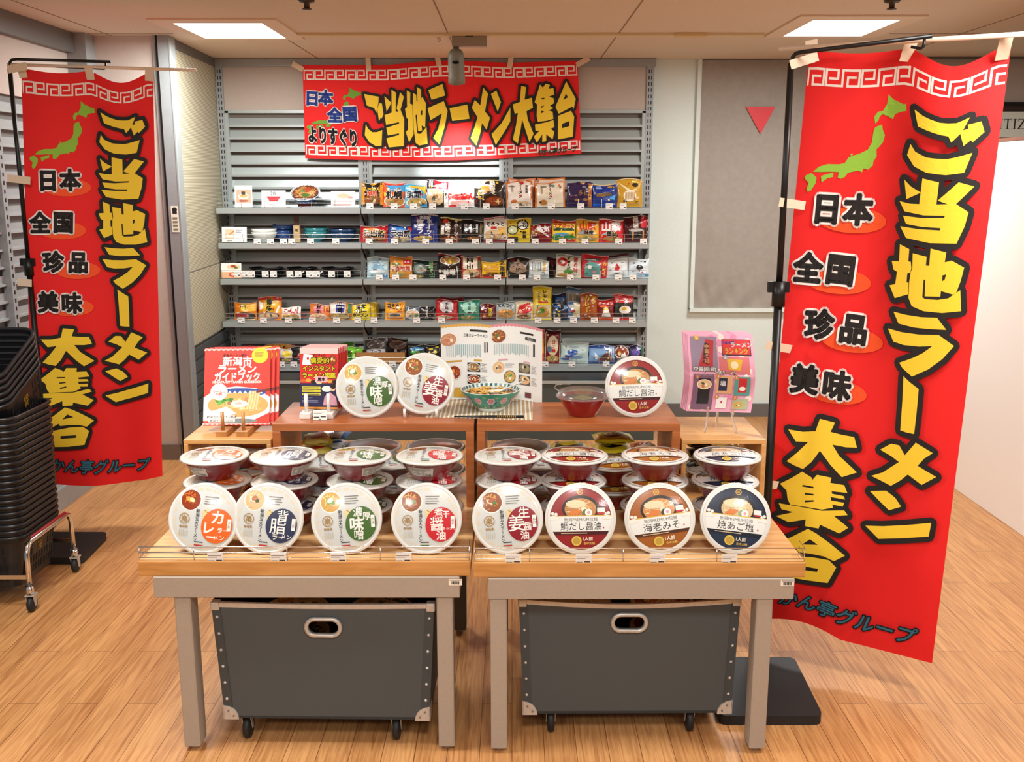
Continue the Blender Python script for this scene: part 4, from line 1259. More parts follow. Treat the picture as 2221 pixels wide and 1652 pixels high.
pack(3, 1156, 1198, 622, 'e8cf20', 'tall yellow noodle bag with black writing', [(T, 'レモン', '1c1a10', .64, .7, .24, V_), (T, 'とんこつ', '1c1a10', .34, .66, .16, V_), (R, 'b8302a', .3, .5, .82, .55), (R, 'cfc294', .06, .02, .94, .44), (F, NOODLE, .5, .22, .36, .16), (E_, '4b8a2c', .5, .27, .16, .07), (R, 'e0d84a', .0, .95, 1, 1)])
pack(3, 1198, 1236, 660, '15233f', 'navy noodle bag with yellow and white writing', [(T, '戸レモン', 'e8d84a', .42, .45, .22, V_), (T, 'ラー', 'e8e6da', .16, .3, .2, V_), (T, '瀬', '6aa0d0', .78, .78, .2, HO()), (E_, '2f5f9a', .3, .82, .16, .08)])
pack(3, 1200, 1234, 637, '1b2c4c', 'navy bag standing on the row behind', [(T, '瀬戸', '3f76b8', .5, .75, .3, HO()), (E_, '2f5f9a', .3, .5, .16, .08)], Y=PF + .066, reg=False)
pack(3, 1232, 1262, 656, '4a6f9a', 'small blue noodle bag with pale window', [(R, 'c9bf92', .45, .2, .95, .95), (E_, 'b8bcc2', .3, .75, .25, .1), (E_, '9a3a44', .4, .5, .2, .1), (R, 'e8e8e8', .05, .1, .95, .22)])
pack(3, 1228, 1262, 624, '7f8f9a', 'tall grey blue bag with pale noodles', [(R, 'b8a988', .15, .1, .85, .8), (L_, '54606a', .2, .15, .8, .78, 8, 1), (R, '3f6f9a', 0, .9, 1, 1)], Y=PF + .066, reg=False)
pack(3, 1260, 1300, 637, 'a3501c', 'rust orange noodle bag with gold writing', [(T, 'カレー', 'f0b83a', .4, .6, .32, VO('3a1a0c')), (T, '伊那', 'f0b83a', .78, .75, .2, V_), (F, CURRY, .5, .12, .36, .12), (R, '8a3a14', 0, .94, 1, 1)])
pack(3, 1298, 1337, 650, '7a1a1c', 'dark red noodle bag with cone picture', [(R, 'c4262c', 0, .68, 1, 1), (T, 'ラーメン', 'f4efe6', .5, .78, .2, HO(None, .04, w=.8)), (G_, 'f2efe4', [(.25, .15), (.42, .6), (.6, .6), (.8, .15)]), (E_, 'f2d23a', .5, .5, .14, .05), (E_, 'e8702a', .4, .64, .3, .05), (R, 'e8602a', .1, .02, .95, .1)])
pack(3, 1336, 1380, 639, '2a1d1a', 'black noodle bag with red header and egg', [(R, 'd83a3c', 0, .68, 1, 1), (T, 'ラーメン', 'f8f2ea', .5, .76, .2, HO(None, .04, w=.86)), (E_, 'f4f2ea', .55, .4, .3, .16), (E_, 'f0c02a', .5, .44, .12, .07), (R, '24463a', .05, .25, .2, .6), (R, 'c8262c', .1, .0, .95, .1)])

# bottom shelf
pack(4, 520, 566, 752, '2f5fc0', 'blue bag half hidden behind the red guidebook', [(R, 'c8242c', 0, .5, .35, 1)], Y=PF + .02)
pack(4, 590, 624, 757, 'd9d6cc', 'white and yellow bag beside the guidebook', [(E_, 'e9cf3a', .55, .62, .3, .22), (R, '3a3a34', .05, .05, .9, .35), (F, GREENF, .5, .2, .3, .12)])
pack(4, 560, 628, 748, 'd98a2c', 'orange bag lying on the back row', [(E_, 'e9b45a', .2, .85, .1, .1), (E_, 'e9b45a', .4, .88, .1, .1), (E_, 'e9b45a', .6, .9, .1, .1), (E_, 'e9b45a', .8, .92, .1, .1), (R, 'c43a22', .9, .6, 1, 1)], Y=PF + .06, reg=False)
pack(4, 617, 664, 754, '151213', 'black noodle bag with red tomato', [(E_, 'c83a44', .55, .45, .24, .18), (R, 'efefef', .45, .72, .52, .8), (E_, '3a2226', .5, .62, .2, .06)])
pack(4, 738, 778, 753, '6ec42a', 'vivid green noodle bag', [(T, '野菜', '2a5a18', .3, .5, .26, V_), (R, '8ada4a', .4, .9, 1, 1), (E_, 'b8e47a', .65, .4, .24, .2)])
pack(4, 722, 762, 744, '3f7a2c', 'dark green bag standing behind the vivid green one', [], Y=PF + .06, reg=False)
pack(4, 880, 919, 750, '2c3a34', 'dark green bag with red and blue flecks', [(E_, '3a8ac0', .5, .8, .4, .1), (E_, '4aa04a', .4, .62, .3, .08), (E_, 'd0404a', .6, .45, .25, .12), (E_, 'e8e8e0', .3, .3, .2, .1)])
pack(4, 915, 954, 748, '1c1a12', 'black bag with yellow flecks', [(E_, 'd8c02a', .4, .75, .12, .06), (E_, 'e8d84a', .65, .6, .12, .08), (E_, 'd8c02a', .3, .5, .14, .06), (E_, 'e8d84a', .55, .35, .16, .08), (E_, 'c8b02a', .75, .85, .1, .05)])
pack(4, 1152, 1182, 717, 'd9501c', 'orange bag beside the open magazine', [(R, 'e8a02a', .3, .3, 1, .75), (R, 'c42a22', .5, .05, .9, .3), (E_, 'e8402c', .7, .85, .25, .08)])
pack(4, 1183, 1218, 716, '7a1418', 'tall red noodle pack with cream oval', [(E_, 'e9dcb4', .5, .52, .36, .3), (R, '4a0c10', 0, .86, 1, 1), (T, 'ロン麺', 'c42a2c', .55, .5, .26, V_), (E_, '5f7a88', .3, .42, .16, .1), (F, GREENF, .5, .14, .4, .1), (R, 'd8cfc0', 0, 0, .06, .9), (R, 'd8cfc0', .94, 0, 1, .9)])
pack(4, 1218, 1281, 745, 'bcd3cf', 'pale teal noodle bag with blue blots', [(E_, '2f5fae', .42, .55, .2, .14), (E_, '2a4f9a', .3, .35, .16, .1), (E_, '5f8ac0', .55, .3, .25, .06), (E_, '3a6ab4', .2, .2, .2, .06), (L_, '8aa6b0', .3, .75, .8, .85, 2)])
pack(4, 1222, 1270, 736, 'c2d2cc', 'pale teal bag behind the blotted one', [], Y=PF + .06, reg=False, rz=.2)
pack(4, 1281, 1341, 750, '7ea9d6', 'light blue noodle bag with brown mountain', [(G_, '6b3f38', [(.3, .1), (.72, .75), (.98, .1)]), (G_, 'f0f2f4', [(.2, .6), (.24, .2), (.4, .3)]), (R, '2a4a9a', .0, .82, .75, .95), (L_, 'e8e8f0', .72, .2, .95, .9, 3, 1), (R, '33599a', 0, 0, 1, .12)])
pack(4, 1339, 1374, 751, '3a2a4a', 'orange and violet noodle bag', [(F, CURRY, .45, .62, .42, .3, 'efe8dc'), (E_, 'f4f2ea', .55, .45, .16, .12), (R, '2f2456', 0, 0, 1, .28), (E_, 'c8303a', .5, .12, .14, .08)])
pack(4, 1371, 1404, 750, '1f1a4a', 'dark violet noodle bag', [(E_, '5a4aa0', .5, .6, .3, .2), (E_, '8a86c8', .3, .3, .16, .1), (E_, 'b8c0e0', .7, .8, .12, .06), (R, '2f6a3a', .85, .2, 1, .9)])

# cardboard display box with two pouches
q0, q1 = atY(772, 790, PF), atY(880, 790, PF)
W = q1.x - q0.x
b = MB()
Hb = 0.075
for a, c in (((0, 0, 0), (W, .003, Hb)), ((0, .1, 0), (W, .103, Hb)), ((0, 0, 0), (.003, .103, Hb * 1.1)), ((W - .003, 0, 0), (W, .103, Hb * 1.1)), ((0, 0, 0), (W, .1, .003))):
    b.box(a, c, M_CARD)
solo('cardboard_box', b, 'open brown cardboard display box on the bottom shelf', 'box', (q0.x, PF - .01, base_z(4)))
REG[4].append((830, 'open brown cardboard display box'))
pack(4, 784, 832, 735, '4c4a48', 'grey pouch with round window in the cardboard box', [(E_, '8a8a88', .5, .72, .42, .2), (E_, '5a5652', .5, .72, .36, .16), (R, 'd5dbe0', .05, .3, .95, .52), (T, 'スープ', '2a4a6a', .5, .42, .18, HO())], Y=PF + .03, reg=False, zoff=.009, th=.035)
pack(4, 833, 879, 733, '1d1a19', 'black pouch with brown window in the cardboard box', [(E_, '7a5a4a', .5, .7, .42, .18), (E_, '4a3830', .5, .7, .34, .13), (T, '黒', 'c8c4bc', .4, .45, .16, HO())], Y=PF + .03, reg=False, zoff=.009, th=.035)

# ================================================================== DISPLAY TABLES AND WHAT STANDS ON THEM
TZ = 0.56


def table(x0, x1, yf, label, lean_legs, sticker):
    t = thing('display_table', label, 'table', ((x0 + x1) / 2, yf, 0), group='low display tables')
    a = (x1 - x0) / 2
    D = 0.84
    b = MB().bbox((-a, 0.012, TZ - 0.042), (a, D, TZ), M_TOP, 0.003)
    part(t, 'tabletop', b)
    b = MB().bbox((-a, 0, TZ - 0.0425), (a, 0.0118, TZ), M_EDGE, 0.003)
    part(t, 'front_edging', b, 'worn wooden front edge')
    b = MB()
    for p0, p1 in (((-a + .04, -.006, TZ - .102), (a - .03, .01, TZ - .043)), ((-a + .04, D - .05, TZ - .102), (a - .03, D - .034, TZ - .043)), ((-a + .04, .01, TZ - .102), (-a + .056, D - .05, TZ - .043)), ((a - .046, .01, TZ - .102), (a - .03, D - .05, TZ - .043))):
        b.bbox(p0, p1, M_TAUPE, 0.0015, 1)
    part(t, 'apron', b)
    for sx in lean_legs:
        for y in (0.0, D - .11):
            b = MB().bbox((sx - .022, y - .002, 0.012), (sx + .022, y + .06, TZ - .1025), M_TAUPE if y == 0 else M_DGREY, 0.003, 1)  # rear legs in dark grey: shade under the table put into the colour
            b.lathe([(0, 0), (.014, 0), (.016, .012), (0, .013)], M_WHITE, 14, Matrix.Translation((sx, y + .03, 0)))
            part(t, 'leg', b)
    b = MB()
    for z in (TZ + .008, TZ + .022, TZ + .038):
        b.tube([(-a + .004, .06, z), (-a + .004, .006, z), (a - .004, .006, z), (a - .004, .06, z)], .0016, M_CHROME, 6)
    for x in (-a + .004, -a + .15, -a + .4, -a + .65, a - .004):
        b.tube([(x, .007, TZ - .002), (x, .007, TZ + .038)], .0016, M_CHROME, 6)
    part(t, 'wire_guard', b)
    p = Print()
    p.rect(-.018, -.009, .018, .009, 'efe8da')
    for k in range(9):
        p.rect(-.011 + k * .0024, -.006, -.0098 + k * .0024 + (k % 3) * .0005, .003, '2a2622')
    p.rect(-.016, .005, .016, .007, '8a8478')
    b = p.emit(MB(), FLAT, INK_PAPER)
    for i in range(len(b.v)):
        q = b.v[i]
        b.v[i] = (q[0] + sticker[0], q[1] - .0062, q[2] + sticker[1])
    part(t, 'barcode_sticker', b, 'small white barcode sticker')
    return t


table(-1.003, -0.111, 2.505, 'low wooden display table with grey legs, the left one of the pair', (-.333, .375), (.405, .503))
table(-0.103, 0.785, 2.495, 'low wooden display table with grey legs and chipped edge, the right one', (-.377, .339), (.395, .505))


def bench(x0, x1, yf, h, d, th, m, name, label, cat, grp, floor_board=False):
    t = thing(name, label, cat, ((x0 + x1) / 2, yf, TZ + .0006), group=grp)
    a = (x1 - x0) / 2
    part(t, 'top_board', MB().bbox((-a, 0, h - th), (a, d, h), m, 0.0015, 1))
    for s in (-1, 1):
        x = (-a, -a + th) if s < 0 else (a - th, a)
        part(t, 'side_board', MB().bbox((x[0], 0, 0), (x[1], d, h - th), m, 0.0015, 1))
    if floor_board:
        part(t, 'bottom_board', MB().bbox((-a + th, 0, 0), (a - th, d, .012), m, 0.001, 1))
    return t


BH = 0.268
X = lambda px, y, Y: atY(px, y, Y).x
bench(X(590, 930, 2.95), X(1028, 930, 2.95), 2.95, BH, 0.3, 0.025, M_BENCH, 'display_riser', 'reddish brown wooden riser on the left table', 'riser', 'brown risers')
bench(X(1034, 930, 2.95), X(1476, 930, 2.95), 2.95, BH, 0.3, 0.025, M_BENCH, 'display_riser', 'reddish brown wooden riser on the right table', 'riser', 'brown risers')
BXH = 0.213
bench(X(398, 965, 2.965), X(588, 965, 2.965), 2.965, BXH, 0.30, 0.014, M_BOX, 'display_box', 'pale wooden open box carrying the red guidebook', 'box', 'pale open boxes', True)
bench(X(1479, 960, 2.965), X(1662, 960, 2.965), 2.965, BXH, 0.30, 0.014, M_BOX, 'display_box', 'pale wooden open box carrying the pink flyers', 'box', 'pale open boxes', True)

# ------------------------------------------------------------------ ramen bowl packs
LR = 0.0965                     # lid radius


def lid_art(kind):
    p = Print()
    r = LR - 0.006
    k = r / 100
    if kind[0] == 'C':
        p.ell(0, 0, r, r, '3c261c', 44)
        p.ell(-20 * k, 30 * k, 50 * k, 34 * k, '57443a', 20)  # paler and darker blots paint reflections onto the brown lid
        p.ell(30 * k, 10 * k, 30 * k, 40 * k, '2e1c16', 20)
    elif kind[0] == 'A':
        _, col, words, pal, small = kind
        p.ell(0, 0, r, r, 'c9d0ce', 44)
        p.ring(0, 0, 88 * k, 7 * k, 'd6c7a6', 66, 3)
        p.ring(0, 0, 88 * k, 2 * k, 'c9d0ce', 66, 0)
        p.ell(-44 * k, 52 * k, 33 * k, 33 * k, 'f1efe8', 24)
        p.food(-44 * k, 52 * k, 30 * k, 30 * k, pal, len(words[0][0]) + 3, 18)
        p.lines(-2 * k, 42 * k, 48 * k, 70 * k, 4, '6d6a60', 3, 0.3)
        p.poly([(-4 * k, 22 * k), (10 * k, 30 * k), (22 * k, 8 * k), (4 * k, -12 * k)], 'dbc98c')
        p.stroke([[(2 * k, 26 * k), (24 * k, 10 * k)]], 1.5 * k, '5a3a24', False, 0)
        p.text('新潟五大ラーメン', -17 * k, -21 * k, 12.2 * k, '1d1b18', 0.012, vert=True, res=3)
        p.ring(-56 * k, -4 * k, 15 * k, 2.4 * k, 'a8803c', 26)
        p.text('楽', -56 * k, -4 * k, 20 * k, 'a8803c', 0.02)
        p.text('来味亭', -56 * k, -28 * k, 9 * k, 'a8803c', 0.02)
        p.lines(-70 * k, -58 * k, -40 * k, -36 * k, 5, 'b7ab92', 5, 0.25, True)
        p.ell(44 * k, -18 * k, 46 * k, 52 * k, col, 36, rot=-0.15)
        for (s, x, y, h) in words:
            p.text(s, x * k, y * k, h * k, 'f7f5ee', 0.03 if s in 'カレーラー干油味' else 0.01, res=3)
        p.rect(74 * k, -30 * k, 85 * k, 6 * k, 'f3f1ea')
        p.text(small, 79.5 * k, -12 * k, 10 * k, '5a4a40', 0.0, vert=True)
        p.rect(-18 * k, -72 * k, 8 * k, -69 * k, '3a3a38')
        p.rect(-18 * k, -78 * k, 8 * k, -74 * k, 'c7c3ba')
        p.rect(-18 * k, -82 * k, 8 * k, -78.5 * k, 'b3282c' if small != '煮干' else '2f6a44')
    else:
        _, col, dark, word, pal = kind
        p.ell(0, 0, r, r, col, 44)
        p.ring(0, 80 * k, 8 * k, 2.2 * k, 'd0a848', 20)
        p.text('楽', 0, 80 * k, 11 * k, 'd0a848', 0.02)
        p.rect(-8 * k, 66 * k, 8 * k, 69 * k, 'd0a848')
        p.ell(0, 30 * k, 56 * k, 40 * k, '201a17', 32)
        p.food(0, 28 * k, 48 * k, 33 * k, pal, 7, 26)
        p.ell(24 * k, 18 * k, 11 * k, 11 * k, 'f4f0e8', 18)
        p.ell(24 * k, 18 * k, 5 * k, 5 * k, 'd8a0a8', 12)
        p.ell(-14 * k, 44 * k, 30 * k, 12 * k, 'e6cfa8', 18)
        for i in range(4):
            p.stroke([[(-34 * k + i * 7 * k, 12 * k), (-20 * k + i * 7 * k, 26 * k)]], 5 * k, 'd07a3a', False, 6)
        p.poly([(-97 * k, 8 * k), (97 * k, 8 * k), (88 * k, -38 * k), (-88 * k, -38 * k)], 'dfe4e0')
        p.poly([(-97 * k, 10 * k), (97 * k, 10 * k), (97 * k, 7 * k), (-97 * k, 7 * k)], 'd2b052')
        p.text('新潟PREMIUM拉麺', 0, -2 * k, 12 * k, '57514a', 0.0, w=100 * k)
        p.text(word, 0, -22 * k, 27 * k, '1c1916', 0.0, w=(122 if len(word) > 4 else 110) * k, res=3)
        p.rect(66 * k, -30 * k, 70 * k, -25 * k, 'c8302c')
        p.poly([(-88 * k, -39 * k), (88 * k, -39 * k), (85 * k, -47 * k), (-85 * k, -47 * k)], dark)
        p.lines(-60 * k, -45 * k, 60 * k, -41 * k, 1, 'c9b48e', 1, 0.6)
        p.ell(-14 * k, -66 * k, 15 * k, 15 * k, 'd6bb52', 22)
        p.ell(-14 * k, -66 * k, 11 * k, 11 * k, 'b8983a', 20)
        p.text('1人前', 20 * k, -60 * k, 13 * k, 'f2ead8', 0.03)
        p.text('生中太麺', 24 * k, -74 * k, 8.5 * k, 'd9bd62', 0.02)
        for s in (-1, 1):
            for i, (dx, dy, rr) in enumerate(((80, 4, 7), (84, 16, 5), (74, 14, 5), (88, 2, 6), (70, 2, 5))):
                p.ell(s * dx * k, dy * k, rr * k, rr * k, 'efe6da', 10)
        p.rect(50 * k, 18 * k, 74 * k, 32 * k, 'e4e2dc')
        p.rect(50 * k, 32 * k, 74 * k, 35 * k, '24221f')
        p.rect(50 * k, 13 * k, 74 * k, 17 * k, 'c2282c')
        p.ring(0, 0, 96 * k, 7 * k, 'd9dbd5', 60)
    return p


KINDS = {
    'orange': ('A', 'e0661c', [('カ', 44, 8, 44), ('レ', 22, -26, 40), ('ー', 30, -52, 30), ('ラー', 64, -30, 18), ('メン', 54, -52, 17)], CURRY, '三条'),
    'navy': ('A', '2a3352', [('背', 46, 12, 36), ('脂', 34, -20, 50), ('ラー', 38, -52, 20), ('メン', 62, -50, 16)], PALE, '三条'),
    'green': ('A', '41662a', [('濃', 36, 18, 30), ('厚', 62, 4, 26), ('味', 32, -18, 44), ('噌', 36, -50, 32)], GREENF, '西蒲'),
    'red': ('A', 'c2202a', [('煮', 38, 18, 28), ('干', 60, 12, 22), ('醤', 32, -16, 44), ('油', 44, -50, 30), ('あっさり', 68, -30, 10)], SHOYU, '煮干'),
    'burgundy': ('A', '8a1526', [('生', 50, 16, 36), ('姜', 26, -14, 52), ('醤', 58, -26, 27), ('油', 48, -52, 27)], SHOYU, '長岡'),
    'premium_red': ('B', '8c1a1c', '3f1013', '鯛だし醤油', ['b9814a', 'e6cc94', 'd0a45c', 'f0dcc0', '5c7a44']),
    'premium_brown': ('B', '9c5a1c', '4a2a14', '海老みそ', ['c98a50', 'efd2a4', 'e0b070', 'eed3b4', '2f3d2a']),
    'premium_navy': ('B', '1b2c44', '141d2b', '焼あご塩', ['cdb88c', 'efe2be', 'dcc690', 'e6d8c0', '8aa67a']),
}
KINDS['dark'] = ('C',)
DOME = 0.010
domez = lambda r: 0.064 + DOME * (1 - (r / LR) ** 2)
_BOWL = {}


def bowl_meshes(kind):
    if 'body' not in _BOWL:
        b = MB().lathe([(0, 0.001), (0.046, 0.0), (0.049, 0.004), (0.053, 0.008), (0.072, 0.034), (0.086, 0.054), (0.0925, 0.0575), (0.0925, 0.0605), (0.086, 0.06), (0, 0.058)], M_BURG, 44)
        _BOWL['body'] = b.mesh('bowl')
        b = MB().lathe([(0.089, 0.0605), (LR, 0.0595), (LR + 0.001, 0.062), (LR, 0.0655), (LR - 0.006, 0.0665), (LR - 0.010, 0.0655)], M_LIDRIM, 48)
        _BOWL['rim'] = b.mesh('lid_rim')
        b = MB().lathe([(0.0925, 0.052), (0.1, 0.0575), (0.1005, 0.0585), (0.0935, 0.0545)], M_CLEAR, 48)
        b.lathe([(0.053, 0.006), (0.0985, 0.0575)], M_CLEAR, 24)
        _BOWL['wrap'] = b.mesh('film_wrap')
        p = Print()
        p.rect(-.034, -.018, .034, .018, 'e4e0d4')
        p.lines(-.03, -.015, .03, .015, 8, '77726a', 4, 0.4)
        p.lines(.012, -.016, .03, -.009, 5, '3a3630', 5, 0.6, True)

        def side(x, y, d):
            z = 0.034 + y * 0.82
            r = 0.0535 + (z - 0.008) * 0.725 + 0.001 + d
            a = -PI / 2 + x / 0.07
            return (r * math.cos(a), r * math.sin(a), z)
        _BOWL['label'] = p.emit(MB(), side, INK_PAPER, 0.02).mesh('ingredient_label')
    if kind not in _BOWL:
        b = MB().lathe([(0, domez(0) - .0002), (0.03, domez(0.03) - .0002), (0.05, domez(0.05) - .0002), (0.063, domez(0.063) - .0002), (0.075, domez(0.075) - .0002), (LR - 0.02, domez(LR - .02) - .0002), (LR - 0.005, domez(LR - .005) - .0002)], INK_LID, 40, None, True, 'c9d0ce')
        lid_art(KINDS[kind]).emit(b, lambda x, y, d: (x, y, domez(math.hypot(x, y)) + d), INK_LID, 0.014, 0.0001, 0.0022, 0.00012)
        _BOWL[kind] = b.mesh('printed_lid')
    return _BOWL


def bowl_pack(kind, label, loc, rot=(0, 0, 0), group=None, lab=None, wrap=True):
    M = bowl_meshes(kind)
    t = thing('ramen_bowl_pack', label, 'ramen bowl pack', loc, rot, group)
    bo = link('bowl', M['body'], t)
    link('lid_rim', M['rim'], bo)
    li = link('printed_lid', M[kind], t)
    if wrap:
        link('film_wrap', M['wrap'], t)
    if lab is not None:
        link('ingredient_label', M['label'], t, (0, 0, 0), (0, 0, lab))
    return t


def standing(kind, label, px, Y, z0, lean=17, roll=0, group=None, yaw=0):
    """a bowl pack tipped up so that its lid faces the viewer"""
    Mx = Matrix.Rotation(math.radians(yaw), 3, 'Z') @ Matrix.Rotation(math.radians(90 - lean), 3, 'X') @ Matrix.Rotation(math.radians(roll), 3, 'Z')
    cz = z0 + LR * math.cos(math.radians(lean)) + 0.002
    c = Vector((atY(px, 1130 if z0 < .6 else 845, Y).x, Y, cz))
    o = c - Mx @ Vector((0, 0, 0.063))
    return bowl_pack(kind, label, o, Mx.to_euler(), group, None, False)


WORD = {'orange': 'orange oval', 'navy': 'navy oval', 'green': 'green oval', 'red': 'bright red oval', 'burgundy': 'burgundy oval', 'premium_red': 'dark red top', 'premium_brown': 'brown top', 'premium_navy': 'navy top'}
COLS = [('orange', 467, 443, -6), ('navy', 617, 582, -5), ('green', 777, 752, 4), ('red', 932, 925, 1), ('burgundy', 1102, 1101, 4), ('premium_red', 1246, 1259, 1), ('premium_brown', 1420, 1431, 8), ('premium_navy', 1577, 1595, -7)]
PITCHZ = 0.0755
for i, (kd, px, sx, roll) in enumerate(COLS):
    standing(kd, f'upright white rimmed bowl lid with {WORD[kd]} leaning at the table front', sx, 2.578, TZ, 17, roll, 'front row of upright bowl packs')
    x = atY(px, 1005, 2.775).x
    for k in range(3):
        nm = ['bottom bowl of the stack', 'middle bowl of the stack', 'topmost burgundy bowl pack of the stack'][k]
        labs = {(0, 2): -.55, (1, 2): 1.0, (2, 2): .75, (3, 2): -.25}
        bowl_pack(kd, f'{nm} behind the upright {WORD[kd]} lid, front row', (x + (.003 if k == 1 else 0) * (-1) ** i, 2.775 + .004 * (k == 1), TZ + .0025 + k * PITCHZ), (0, 0, (0.06, -0.04, 0.03)[k] * (-1) ** i), 'front row bowl stacks', labs.get((i, k)))
# stacks of the second row, half hidden between the front stacks
for j, (kd, px, py, n, Y, lb) in enumerate([('navy', 705, 985, 2, 2.965, 'between the navy and green front stacks'), ('green', 852, 1000, 2, 2.985, 'between the green and bright red front stacks'),
                                           ('burgundy', 1165, 1000, 2, 2.98, 'between the burgundy and dark red front stacks'), ('premium_brown', 1330, 1000, 2, 2.965, 'between the dark red and brown front stacks'),
                                           ]):
    for k in range(n):
        bowl_pack(kd, f"{['bottom', 'middle' if n == 3 else 'top', 'top'][k]} bowl of the second row stack {lb}", (atY(px, py, Y).x, Y, TZ + .0025 + k * PITCHZ), (0, 0, .2), 'second row bowl stacks')
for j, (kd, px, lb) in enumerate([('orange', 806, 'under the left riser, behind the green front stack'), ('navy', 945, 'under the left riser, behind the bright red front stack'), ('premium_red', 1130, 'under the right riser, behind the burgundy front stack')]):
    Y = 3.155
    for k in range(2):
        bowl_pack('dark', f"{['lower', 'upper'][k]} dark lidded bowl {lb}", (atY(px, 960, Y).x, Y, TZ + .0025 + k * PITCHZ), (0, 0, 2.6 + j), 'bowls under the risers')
bowl_pack('premium_navy', 'bowl at the bottom inside the right pale box', ((X(1479, 960, 2.965) + X(1662, 960, 2.965)) / 2, 3.12, TZ + .0145), (0, 0, .4), 'bowls inside the pale boxes')
bowl_pack('orange', 'lower bowl inside the left pale box', ((X(398, 965, 2.965) + X(588, 965, 2.965)) / 2, 3.12, TZ + .0145), (0, 0, .4), 'bowls inside the pale boxes')
bowl_pack('orange', 'upper bowl inside the left pale box', ((X(398, 965, 2.965) + X(588, 965, 2.965)) / 2, 3.12, TZ + .0145 + PITCHZ), (0, 0, .2), 'bowls inside the pale boxes')

# ------------------------------------------------------------------ bags lying under the risers and in the right box
_FB = {}


def flat_bag(name, c1, c2, c3, label, cx, cy, z, w=0.15, d=0.11, h=0.034, rz=0.0, group=None):
    k = (c1, c2, c3, w)
    if k not in _FB:
        def fn(x, y, dd):
            u, v = min(1, max(0, x / w + .5)), min(1, max(0, y / d + .5))
            return (x, y, h / 2 + h / 2 * (math.sin(PI * u) ** .5) * (math.sin(PI * v) ** .5) + .002 * math.sin(x * 90) * math.sin(PI * u) + dd)
        p = Print()
        p.rect(-w * .38, -d * .5, w * .38, d * .45, c2)
        p.ell(0, -d * .02, w * .3, d * .3, c3, 18)
        p.text('めん', 0, 0, d * .4, c1, .04)
        b = MB().grid(lambda u, v: fn((u - .5) * w, (v - .5) * d, 0), 10, 8, INK_FILM, c1)
        b.grid(lambda u, v: (lambda q: (q[0], q[1], h - q[2]))(fn((u - .5) * w, (v - .5) * d, 0)), 10, 8, INK_FILM, c2, flip=True)
        p.emit(b, fn, INK_FILM, .01, .0003, .0012, .0012)
        _FB[k] = b.mesh(name)
    o = link(name, _FB[k], None, (cx, cy, z), (0, 0, rz))
    return tag(o, label, 'noodle pack', group)


gx = lambda px, Y: atY(px, 965, Y).x
for k in range(5):
    flat_bag('noodle_pack', 'e8d23a', 'f3e27a', 'd8302c', f"{['bottom', 'second', 'third', 'fourth', 'top'][k]} yellow bag of the pile under the left riser", gx(690, 3.15), 3.16, TZ + .0035 + k * .036, .1, .13, .034, .1, 'bags under the left riser')
    flat_bag('noodle_pack', '2f8ed0', 'e8eef2', '2f78c0', f"{['bottom', 'second', 'third', 'fourth', 'top'][k]} blue and white bag of the pile under the left riser", gx(722, 3.2), 3.2, TZ + .0035 + k * .037, .11, .09, .034, -.1, 'bags under the left riser')
for k in range(5):
    flat_bag('noodle_pack', 'e6d223', 'd9c628', '1a1812', f"{['bottom', 'second', 'third', 'fourth', 'top'][k]} yellow and black bag of the pile under the right riser", gx(1330, 3.16), 3.17, TZ + .0035 + k * .036, .13, .11, .034, .05, 'bags under the right riser')
for k in range(4):
    flat_bag('noodle_pack', 'e0cc2a', '2a3a20', 'd8c42a', f"{['bottom', 'second', 'third', 'top'][k]} yellow bag left of the yellow and black pile under the right riser", gx(1235, 3.17), 3.19, TZ + .0035 + k * .036, .12, .09, .034, -.06, 'bags under the right riser')
    flat_bag('noodle_pack', 'c8202a', 'e8c42a', 'f2ead0', f"{['bottom', 'second', 'third', 'top'][k]} red and yellow bag at the right end under the right riser", gx(1398, 3.17), 3.18, TZ + .0035 + k * .036, .085, .1, .034, .03, 'bags under the right riser')
for k in range(4):
    flat_bag('noodle_pack', 'd8c82c', '1c1c16', 'c42a2c', f"{['bottom', 'second', 'third', 'top'][k]} yellow and black bag inside the right pale box", gx(1520, 3.2) - .01, 3.2, TZ + .0165 + k * .036, .085, .09, .034, .05, 'bags inside the right pale box')
flat_bag('noodle_pack', 'e9a51c', 'f0dc3a', 'f6e48a', 'orange and yellow bag on top in the right pale box', gx(1575, 3.22), 3.21, TZ + .105, .09, .08, .034, .02, 'bags inside the right pale box')

# ------------------------------------------------------------------ on the risers: left pale box
BT = TZ + BXH
RT = TZ + BH


